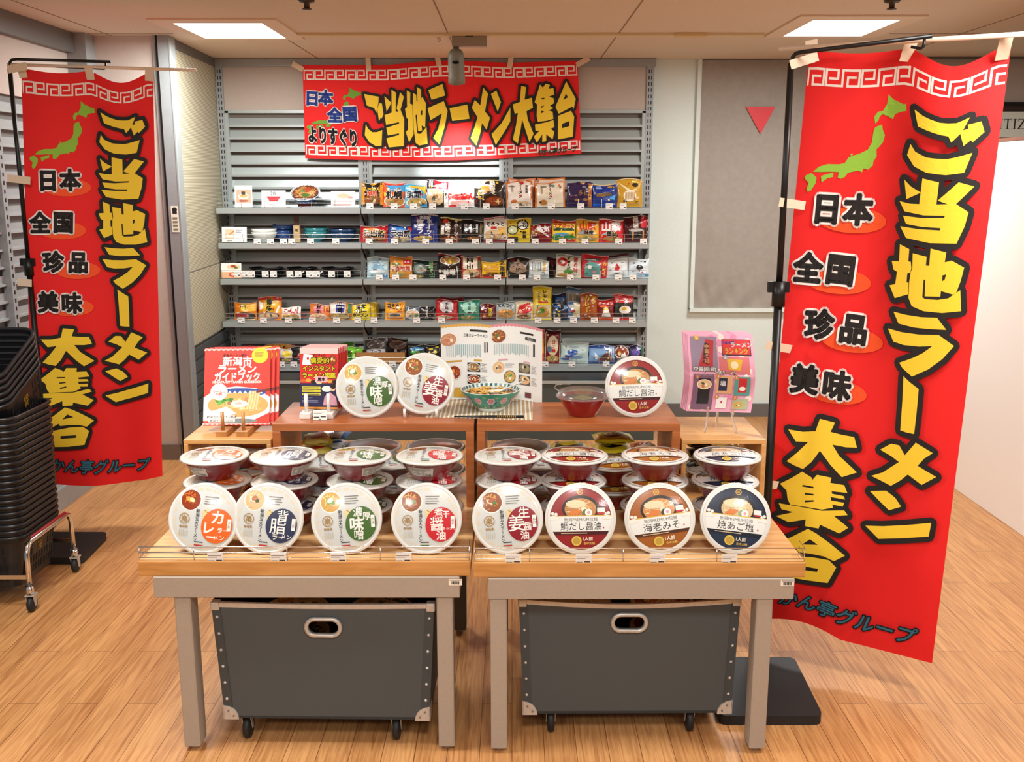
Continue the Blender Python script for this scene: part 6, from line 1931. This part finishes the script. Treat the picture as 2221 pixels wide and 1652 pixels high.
# ------------------------------------------------------------------ storage trunks under the tables
def trunk(label, px, yf, z0, z1, wt, wb, yaw, sag, castx):
    t = thing('storage_trunk', label, 'trunk', (px, yf, 0), (0, 0, yaw), 'grey trunks on wheels')
    D = .42
    f = lambda s, z: s * (wb + (wt - wb) * (z - z0) / (z1 - z0)) / 2
    b = MB()
    N = 16

    def top(u):
        return z1 - sag * math.sin(PI * u)
    # front wall with a hole for the grip
    hx, hz, hw, hh = .0, z1 - .068, .042, .02
    outer = [(f(-1, z0), z0), (f(1, z0), z0)] + [((1 - 2 * i / N) * wt / 2, top(i / N)) for i in range(N + 1)]
    hole = []
    for s, a0 in ((1, -PI / 2), (-1, PI / 2)):
        for i in range(9):
            a = a0 + PI * i / 8
            hole.append((hx + s * (hw - hh) + hh * math.cos(a), hz + hh * math.sin(a)))
    for yy, fl in ((0, False), (.006, True)):
        fl2 = [q for l in (outer, hole) for q in l]
        tr = geometry.tessellate_polygon([[Vector((*q, 0)) for q in l] for l in (outer, hole)])
        b.add([(q[0], yy, q[1]) for q in fl2], [tuple(i for i in (q[::-1] if fl else q)) for q in tr], M_FIBRE)
    for s in (-1, 1):
        b.add([(f(s, z0), 0, z0), (f(s, z1), 0, z1), (f(s, z1), D, z1), (f(s, z0), D, z0)], [(0, 1, 2, 3) if s < 0 else (3, 2, 1, 0)], M_FIBRE)
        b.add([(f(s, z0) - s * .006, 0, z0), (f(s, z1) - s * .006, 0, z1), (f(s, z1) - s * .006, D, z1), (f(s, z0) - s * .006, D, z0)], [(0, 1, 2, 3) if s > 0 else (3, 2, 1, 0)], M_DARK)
    b.box((-wb / 2, 0, z0), (wb / 2, D, z0 + .008), M_FIBRE)
    b.add([(f(-1, z0), D, z0), (f(1, z0), D, z0), (f(1, z1), D, z1), (f(-1, z1), D, z1)], [(0, 1, 2, 3)], M_FIBRE)
    part(t, 'body', b)
    b = MB()
    b.grid(lambda u, v: ((1 - 2 * u) * wt / 2, -.002, top(u) - .011 + v * .013), 20, 1, M_STEEL, flip=True)
    b.grid(lambda u, v: ((1 - 2 * u) * wt / 2, -.002 + v * .01, top(u) + .002), 20, 1, M_STEEL, flip=True)
    for s in (-1, 1):
        b.box((min(s * wt / 2, s * (wt / 2 + .002)), 0, z1 - .01), (max(s * wt / 2, s * (wt / 2 + .002)), D, z1 + .002), M_STEEL)
    part(t, 'rim', b, 'metal rim')
    for s in (-1, 1):
        b = MB()
        xo = lambda z: f(s, z)
        xi = lambda z: f(s, z) - s * .024
        v = [(xo(z0), -.0025, z0), (xi(z0), -.0025, z0), (xi(z1 - .012), -.0025, z1 - .012), (xo(z1 - .012), -.0025, z1 - .012)]
        b.add(v, [(0, 1, 2, 3) if s < 0 else (3, 2, 1, 0)], M_FIBRE2)
        part(t, 'edge_strip', b, 'darker edge strip')
        for k in range(6):
            z = z0 + .06 + (z1 - z0 - .1) * k / 5
            part(t, 'rivet', MB().lathe([(0, -.003), (.003, -.002), (.0045, .001)], M_STEEL, 10, Matrix.Translation((f(s, z) - s * .012, -.0035, z)) @ Matrix.Rotation(PI / 2, 4, 'X') @ Matrix.Rotation(PI, 4, 'X')))
        pts = [(0, 0), (.042, 0)] + [(.042 * math.cos(a), .042 * math.sin(a)) for a in (.3, .6, .9, 1.2)] + [(0, .042)]
        b = MB().prism([(f(s, z0) - s * q[0] + s * .002, z0 + q[1] - .001) for q in pts], -.005, 0, M_STEEL)
        b.box((min(f(s, z0), f(s, z0) + s * .003), -.005, z0 - .001), (max(f(s, z0), f(s, z0) + s * .003), .04, z0 + .04), M_STEEL)
        for q in ((.012, .026), (.026, .01)):
            b.lathe([(0, -.003), (.002, -.002), (.003, .001)], M_DGREY, 8, Matrix.Translation((f(s, z0) - s * q[0], -.006, z0 + q[1])) @ Matrix.Rotation(-PI / 2, 4, 'X'))
        part(t, 'corner_plate', b, 'rounded metal corner')
        b = MB().bbox((f(s, z1) - (.022 if s > 0 else .002), -.006, z1 - .02), (f(s, z1) + (.002 if s > 0 else .022), .02, z1 + .004), M_STEEL, .003)
        part(t, 'corner_cap', b, 'metal top corner cap')
    g = [(q[0], -.004, q[1]) for q in hole]
    g = [(x * 1.12, y, hz + (z - hz) * 1.2 - .004 * max(0, 1 - abs(x) / .02) * (z > hz)) for x, y, z in g]
    part(t, 'grip', MB().tube(g, .0062, M_STEEL, 8, True), 'oval metal grip')
    for cx in castx:
        for cy in (.03, D - .06):
            b = MB()
            rw = .034
            b.box((cx - .018, cy - .018, z0 - .004), (cx + .018, cy + .018, z0), M_STEEL)
            for sx in (-1, 1):
                b.prism([(cy - .012, z0 - .003), (cy + .016, z0 - .003), (cy + .016, rw - .006), (cy + .006, rw - .006)], cx + sx * .0125 - .001, cx + sx * .0125 + .001, M_STEEL, 'X')
            w_ = part(t, 'caster', b)
            ww = MB().lathe([(0, -.009), (rw - .004, -.009), (rw, -.005), (rw, .005), (rw - .004, .009), (0, .009)], M_RUBBER, 24, Matrix.Translation((cx, cy + .01, rw)) @ Matrix.Rotation(PI / 2, 4, 'Y'))
            o = part(w_, 'wheel', ww)
    return t


trunk('dark grey fibre trunk on wheels under the left table', -.518, 2.535, .08, .425, .612, .574, math.radians(-1.0), .004, (-.235, .19))
trunk('dark grey fibre trunk on wheels under the right table, its top edge sagging', .327, 2.575, .074, .42, .616, .59, math.radians(.5), .016, (-.215, .185))
for i, (x0, y0, n, kd) in enumerate([(-.515, 2.735, 5, 'green'), (.327, 2.775, 5, 'premium_red')]):
    for k in range(2):
        for j in range(2):
            bowl_pack(kd, f"{['left', 'right'][j]} bowl in the {['lower', 'upper'][k]} layer inside the {['left', 'right'][i]} trunk", (x0 + (j - .5) * .25, y0 + .01, .178 + k * .0755), (0, 0, j), f"bowls inside the {['left', 'right'][i]} trunk", None, False)

# ================================================================== LEFT BAY OF THE WALL SHELVES: CARDS AND TABLEWARE
def picture_card(r, x0, x1, yt, art, desc, lean=.14, rz=0.0):
    A, B = atY(x0, 500, PF - .02), atY(x1, 500, PF - .02)
    w_ = B.x - A.x
    h_ = (atY(x0, yt, PF - .01).z - base_z(r)) / math.cos(lean)
    p = Print()
    art(p, w_, h_)
    b = p.emit(MB(), FLAT, INK_PAPER, 1e9, .0002)
    b.box((-w_ / 2, 0, 0), (w_ / 2, .003, h_), INK_PAPER, 'f1f1ec')
    solo('picture_card', b, f'{desc} on the {RN[r]} shelf', 'picture card', ((A.x + B.x) / 2, PF - .02, base_z(r)), (-lean, 0, rz), 'picture cards in the left bay')
    REG[r].append(((x0 + x1) / 2, desc))


def a1(p, w, h):
    p.rect(-w * .42, .2 * h, w * .42, .8 * h, 'dba88c')
    p.ell(0, .5 * h, w * .3, h * .14, 'f0e6d4')
    p.ell(0, .52 * h, w * .22, h * .08, 'd9a860')
    p.rect(-w * .12, .58 * h, w * .1, .72 * h, '2a211c')
    p.ell(0, .3 * h, w * .28, h * .05, 'a85a3c')


def a2(p, w, h):
    p.text('20.', 0, .82 * h, w * .22, '1c1917', .01)
    p.poly([(-w * .3, .65 * h), (w * .3, .65 * h), (w * .16, .36 * h), (-w * .16, .36 * h)], 'c8202c')
    p.lines(-w * .2, .12 * h, w * .2, .2 * h, 2, '3a3634', 4)


def a3(p, w, h):
    p.ell(0, .7 * h, w * .34, h * .2, 'e8dcc8')
    p.ell(0, .7 * h, w * .24, h * .13, 'd8bca0')
    p.ell(w * .3, .6 * h, w * .1, h * .08, 'd89a90')
    p.lines(-w * .42, .08 * h, w * .42, .42 * h, 4, 'c98a8a', 5, .3)


def a4(p, w, h):
    p.rect(-w * .36, .22 * h, 0, .85 * h, 'dfc9a8')
    p.ell(-w * .18, .42 * h, w * .14, h * .1, 'f2ece0')
    p.stroke([[(-w * .2, .5 * h), (-w * .02, .72 * h)]], w * .05, 'd08a3a', False, 6)
    p.lines(w * .05, .62 * h, w * .36, .82 * h, 3, '5a4650', 7, .35)
    p.lines(-w * .3, .05 * h, 0, .14 * h, 1, '7a7672', 8)


def a5(p, w, h):
    p.rect(-w * .5, 0, w * .5, .42 * h, 'e9b48a')
    p.ell(w * .12, .76 * h, w * .34, h * .18, 'e8d2a8')
    p.ell(w * .1, .8 * h, w * .14, h * .08, 'a83a2a')
    p.ell(w * .24, .7 * h, w * .1, h * .06, '5a7a3a')
    p.ell(w * .1, .24 * h, w * .22, h * .16, 'c8503a')
    p.ell(w * .1, .26 * h, w * .12, h * .08, 'eed8b0')


picture_card(0, 513, 550, 402, a1, 'tall white card with dessert bowl picture', .16, .1)
picture_card(0, 570, 622, 413, a2, 'white card with red bowl drawing')
picture_card(0, 720, 772, 414, a3, 'white card with pale noodle picture')
picture_card(1, 480, 534, 492, a4, 'white card with cup and spoon picture')
picture_card(2, 474, 518, 571, a5, 'white card with two food pictures')

# tilted sample bowl of noodles
Y = PF + .03
t = thing('sample_bowl', 'noodle filled blue and white bowl tilted toward the viewer on the top shelf', 'bowl', (atY(664, 440, Y).x, Y, base_z(0)))
MXb = Matrix.Translation((0, .0, .062)) @ Matrix.Rotation(math.radians(32), 4, 'X')
b = MB().lathe([(0, -.03), (.04, -.03), (.045, -.02), (.075, .0), (.094, .034)], M_BLUEB, 36, MXb)
b.lathe([(.094, .034), (.091, .036), (.078, .02)], M_PORC, 36, MXb)
p = Print()
for i in range(24):
    a = 2 * PI * i / 24
    p.poly([(.083 * math.cos(a - .08), .083 * math.sin(a - .08)), (.089 * math.cos(a), .089 * math.sin(a)), (.083 * math.cos(a + .08), .083 * math.sin(a + .08))], '6a88b8')
p.food(0, 0, .08, .08, ['7a3a1c', 'd9b070', 'b98a4c', 'b04a2c', '4f7a35', 'd8a05a', 'c9b890', '6a8a4a'], 11, 60)
p.emit(b, lambda x, y, d: tuple(MXb @ Vector((x, y, .026 + .008 * min(1, math.hypot(x, y) / .08) ** 2 + d))), INK_LID, .03, .0001)
part(t, 'bowl', b)
part(t, 'stand', MB().bbox((-.045, -.035, 0), (.05, .05, .03), M_DISH, .004).prism([(.0, .03), (.05, .03), (.05, .05)], -.04, .045, M_DISH, 'X'))
REG[0].append((664, 'tilted blue and white noodle bowl'))


def bowl_mesh(r, h, m, foot=.45):
    b = MB().lathe([(0, .002), (r * foot, 0), (r * foot + .002, .008), (r * .75, h * .35), (r * .93, h * .7), (r, h), (r - .004, h + .0005), (r * .9, h * .72), (r * .7, h * .4), (0, h * .22)], m, 32)
    return b


def stack(name, r, n, px, rad_px, hpx, m, step, descs, cat, Y, grp, foot=.45, reg=True):
    x = atY(px, 500, Y).x
    sc = atY(px + 1, 500, Y).x - x
    first = None
    for k in range(n):
        loc = (x, Y, base_z(r) + k * step)
        lab = f'{descs[k]} on the {RN[r]} shelf'
        if first is None:
            first = solo(name, bowl_mesh(rad_px * sc, hpx * sc, m, foot), lab, cat, loc, group=grp)
        else:
            dup(first, loc, (0, 0, k * .3), lab)
    if reg:
        REG[r].append((px, descs[-1].replace('upper ', '').replace('topmost ', '')))


stack('porcelain_bowl', 1, 2, 573, 28, 21, M_PORC, .022, ['lower white bowl of the pair', 'upper white bowl of the pair'], 'bowl', PF + .05, 'bowls in the left bay')
stack('porcelain_bowl', 1, 2, 615, 24, 24, M_BLUEB, .034, ['lower plain blue bowl of the pair', 'upper plain blue bowl of the pair'], 'bowl', PF + .13, 'bowls in the left bay')
stack('porcelain_bowl', 1, 2, 686, 26, 22, M_TEALB, .022, ['lower teal bowl of the pair', 'upper teal bowl of the pair'], 'bowl', PF + .07, 'bowls in the left bay')
stack('porcelain_bowl', 1, 2, 744, 30, 20, mat('navy_porcelain', '1f3f66', .2, coat=.5), .022, ['lower navy bowl of the pair', 'upper navy bowl of the pair'], 'bowl', PF + .08, 'bowls in the left bay')
q = atY(643, 500, PF)
t = thing('chopstick_box', 'narrow pale wooden box with brown top standing between blue and teal bowls', 'box', (q.x, PF, base_z(1)))
part(t, 'case', MB().bbox((-.02, 0, 0), (.02, .03, .105), mat('pale_bamboo', 'b59a72', .6), .002))
part(t, 'brown_top', MB().bbox((-.015, .004, .105), (.012, .026, .162), mat('brown_leather', '4a2c1c', .6), .002))
p = Print()
p.rect(-.013, .055, .013, .095, 'c9b27c')
p.text('箸', 0, .075, .022, '4a3a24', .02)
part(t, 'paper_label', p.emit(MB(), lambda x, y, d: (x, -d, y), INK_PAPER))
REG[1].append((643, 'narrow pale wooden box'))
for i, (px, w_) in enumerate(((574, 38), (652, 34), (730, 36))):
    stack('shallow_dish', 2, 3, px, w_, 8, M_DISH, .017, [f"{n_} black dish of the {['left', 'middle', 'right'][i]} pile" for n_ in ('lower', 'middle', 'topmost')], 'dish', PF + .10, 'black dishes in the left bay', .5)
b = MB()
b.tube([(0, 0, .008), (.02, 0, .012), (.05, 0, .03), (.085, 0, .052)], .0055, M_PORC, 10, False, .0045)
b.lathe([(0, -.004), (.01, -.003), (.017, .003), (.015, .004), (0, .0)], M_PORC, 16, Matrix.Translation((-.006, 0, .008)) @ Matrix.Diagonal((1.3, 1, 1, 1)))
sp0 = solo('china_spoon', b, 'white china spoon leaning left beside the food picture card on the third shelf', 'spoon', (atY(546, 600, PF).x, PF - .02, base_z(2)), (0, 0, PI), group='white spoons in the left bay')
sp0.scale = (.8, 1, .8)
dup(sp0, (atY(638, 600, PF).x, PF - .02, base_z(2)), (0, 0, .1), 'white china spoon pointing right in front of the middle dish pile')
dup(sp0, (atY(678, 600, PF).x, PF - .02, base_z(2)), (0, 0, .1), 'white china spoon pointing right between the middle and right dish piles')

# ------------------------------------------------------------------ price cards
p = Print()
p.lines(-.018, .004, .016, .012, 2, '6f6d6a', 1, .4)
p.rect(.004, -.010, .016, -.004, '4a4846')
p.rect(-.018, -.012, -.004, -.009, '8a8886')
b = p.emit(MB(), FLAT, INK_PAPER, 1e9, .0004)
b.box((-.021, 0, -.018), (.021, .001, .018), INK_PAPER, 'eff0ec')
ME_CARD = b.mesh('price_card')
CARDS = [
    [804, 856, 898, 939, 1008, 1055, 1117, 1195, 1259, 1320, 1350],
    [557, 586, 614, 632, 673, 728, 800, 855, 923, 974, 1031, 1061, 1108, 1161, 1220, 1269, 1342, 1396],
    [510, 526, 541, 571, 589, 625, 643, 668, 683, 716, 750, 820, 856, 894, 959, 1011, 1079, 1133, 1165, 1238, 1294, 1343, 1375],
    [513, 562, 617, 670, 723, 770, 806, 900, 955, 1168, 1210, 1246, 1292, 1340, 1376],
    [597, 625, 844, 1184, 1244, 1320, 1376]]
ORD = ['first', 'second', 'third', 'fourth', 'fifth', 'sixth', 'seventh']
for r, xs in enumerate(CARDS):
    own = {}
    for x in xs:
        d = min(REG[r], key=lambda q: abs(q[0] - x))[1]
        own.setdefault(d, []).append(x)
    for d, l in own.items():
        for i, x in enumerate(sorted(l)):
            pre = '' if len(l) == 1 else (f'{["left", "right"][i]} ' if len(l) == 2 else f'{ORD[i]} from left ')
            d2 = ' '.join(d.split()[:9])
            z = SZ[r] + (.034 if r == 2 and x < 790 else .012)
            o = link('price_card', ME_CARD, None, (atY(x, 500, YS).x, YS - .0055, z))
            tag(o, f'{pre}price card below the {d2}', 'price card', f'price cards on the {RN[r]} shelf')
p = Print()
p.lines(-.019, .002, .018, .011, 2, '5f5c58', 1, .35)
p.rect(.002, -.007, .018, -.003, '3a3836')
p.rect(-.019, -.009, -.002, -.005, '3f3d3a')
p.rect(-.004, -.014, .004, -.012, '55524e')
b = p.emit(MB(), FLAT, INK_PAPER, 1e9, .0002)
b.box((-.021, 0, -.016), (.021, .0012, .016), INK_PAPER, 'e6e4de')
ME_CARD2 = b.mesh('price_card')
for x, w_ in ((466, 'orange'), (603, 'navy'), (733, 'green'), (875, 'bright red')):
    o = link('price_card', ME_CARD2, None, (atY(x, 1205, 2.505).x, 2.5075, TZ + .006))
    tag(o, f'price card hung on the left table wire below the {w_} lid', 'price card', 'price cards on the table wires')
for x, w_ in ((1113, 'burgundy'), (1266, 'dark red'), (1427, 'brown'), (1583, 'navy premium')):
    o = link('price_card', ME_CARD2, None, (atY(x, 1205, 2.495).x, 2.4975, TZ + .006))
    tag(o, f'price card hung on the right table wire below the {w_} lid', 'price card', 'price cards on the table wires')
o = link('price_card', ME_CARD2, None, (atY(695, 905, 3.0).x, 2.995, RT + .017), (-.25, 0, 0))
tag(o, 'price card standing in front of the white book stand on the left riser', 'price card')

# ================================================================== BASKET CART AT THE LEFT
BX, BY = -2.02, 3.60
BW, BD, BHT = .225, .168, .20


def rrect(a, c, r, n=6):
    pts = []
    for sx, sy, a0 in ((1, 1, 0), (-1, 1, PI / 2), (-1, -1, PI), (1, -1, 3 * PI / 2)):
        for i in range(n + 1):
            t_ = a0 + PI / 2 * i / n
            pts.append((sx * (a - r) + r * math.cos(t_), sy * (c - r) + r * math.sin(t_)))
    return pts


def basket_meshes():
    b = MB()
    L = [(.86, 0), (.86, .004), (.975, BHT - .02), (1.0, BHT - .016), (1.0, BHT)]
    n = None
    for off, fl in ((0, False), (-.002, True)):
        vs = []
        for s, z in L:
            ring = rrect(BW * s + off, BD * s + off, .055)
            n = len(ring)
            vs += [(x, y, z + (.003 if fl and z < .003 else 0)) for x, y in ring]
        fs = []
        for k in range(len(L) - 1):
            for i in range(n):
                q = (k * n + i, k * n + (i + 1) % n, (k + 1) * n + (i + 1) % n, (k + 1) * n + i)
                fs.append(q[::-1] if fl else q)
        fs.append(list(range(n)) if fl else list(range(n))[::-1])
        b.add(vs, fs, M_BPLASTIC, False)
    # lattice of the walls: flat near-black quads paint the shade in the slots
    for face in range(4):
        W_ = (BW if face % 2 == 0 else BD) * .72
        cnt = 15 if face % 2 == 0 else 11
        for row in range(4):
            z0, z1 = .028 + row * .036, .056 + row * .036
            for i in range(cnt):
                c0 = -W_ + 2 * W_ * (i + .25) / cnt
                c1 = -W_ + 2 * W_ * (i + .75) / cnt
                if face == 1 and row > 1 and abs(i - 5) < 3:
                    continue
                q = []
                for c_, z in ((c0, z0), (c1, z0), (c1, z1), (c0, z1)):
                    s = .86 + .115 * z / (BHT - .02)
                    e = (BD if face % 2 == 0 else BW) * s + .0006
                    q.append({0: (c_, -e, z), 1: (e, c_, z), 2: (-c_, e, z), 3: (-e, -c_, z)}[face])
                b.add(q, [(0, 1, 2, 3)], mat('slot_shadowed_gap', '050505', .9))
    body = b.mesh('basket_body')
    rim = MB().tube([(x, y, BHT) for x, y in rrect(BW + .003, BD + .003, .058)], .0075, M_BPLASTIC, 8, True).mesh('rim')
    p = Print()
    p.text('LO', 0, .013, .028, 'd9a82a', .04)
    p.text('FT', 0, -.013, .028, 'd9a82a', .04)

    def side(x, y, d):
        z = .125 + y
        return (BW * (.86 + .115 * z / (BHT - .02)) + .001 + d, x, z)
    logo = p.emit(MB(), side, INK_PAPER).mesh('logo_print')
    return body, rim, logo


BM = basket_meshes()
NTH = ['topmost', 'second', 'third', 'fourth', 'fifth', 'sixth', 'seventh', 'eighth', 'ninth', 'tenth', 'eleventh', 'twelfth', 'thirteenth', 'fourteenth', 'fifteenth', 'sixteenth', 'seventeenth', 'eighteenth', 'nineteenth', 'twentieth', 'twenty-first', 'twenty-second', 'twenty-third', 'twenty-fourth', 'twenty-fifth', 'twenty-sixth']
NF, NT = 20, 6
tot = NF + NT
rr = random.Random(8)
for k in range(tot):
    i = tot - 1 - k
    lab = 'topmost black basket, tilted, on the tall nested stack' if i == 0 else ('bottom black basket of the stack, resting in the chrome cart' if k == 0 else f"black plastic shopping basket, {NTH[i]} from the top of the nested stack")
    if k < NF:
        loc, rot = (BX + rr.uniform(-.0004, .0004) + .0005 * k, BY + rr.uniform(-.0003, .0003), .075 + k * .0235), (0, 0, rr.uniform(-.001, .001))
    else:
        j = k - NF
        th = math.radians(21 + .4 * j)
        fz = .275 + NF * .0235 + .018 + j * .022
        # front rim sits at fz; the back is lifted
        o = Vector((0, -BD, BHT))
        R3 = Matrix.Rotation(th, 3, 'X')
        p0 = Vector((BX - .006, BY - BD - .004 * j, fz)) - R3 @ o
        loc, rot = p0, (th, 0, rr.uniform(-.01, .01))
    t = thing('shopping_basket', lab, 'shopping basket', loc, rot, 'nested black baskets')
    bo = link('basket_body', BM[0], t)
    link('rim', BM[1], t)
    if k in (0, NF - 1, NF):
        lg = link('logo_print', BM[2], t)
        lg['label'] = 'yellow logo print'

t = thing('basket_cart', 'chrome cart on casters carrying the stacked black baskets', 'cart', (BX, BY, 0))
for sx in (-1, 1):
    x = sx * .25
    b = MB().tube([(x, -.185, .085), (x, -.183, .22), (x, -.172, .245), (x, -.15, .258), (x, .15, .258), (x, .172, .25), (x, .186, .22), (x, .19, .085)], .0095, M_CHROME, 12)
    part(t, 'side_frame', b)
    part(t, 'red_strip', MB().tube([(x - sx * .004, -.13, .269), (x - sx * .004, .15, .269)], .004, M_RED, 8), 'red rubber strip')
    for y in (-.185, .19):
        c_ = MB().tube([(x, y, .07), (x, y, .10)], .014, M_CHROME, 14)
        c_.box((x - .017, y - .012, .062), (x + .017, y + .022, .067), M_STEEL)
        for dx in (-.015, .013):
            c_.prism([(y - .012, .066), (y + .016, .066), (y + .012, .022), (y, .022)], x + dx, x + dx + .002, M_STEEL, 'X')
        o = part(t, 'caster', c_)
        part(o, 'wheel', MB().lathe([(0, -.011), (.022, -.011), (.029, -.006), (.029, .006), (.022, .011), (0, .011)], M_RUBBER, 24, Matrix.Translation((x, y + .004, .03)) @ Matrix.Rotation(PI / 2, 4, 'Y')))
b = MB()
for y in (-.187, .19):
    b.box((-.25, y - .003, .128), (.25, y + .003, .144), M_CHROME)
part(t, 'cross_bar', b)
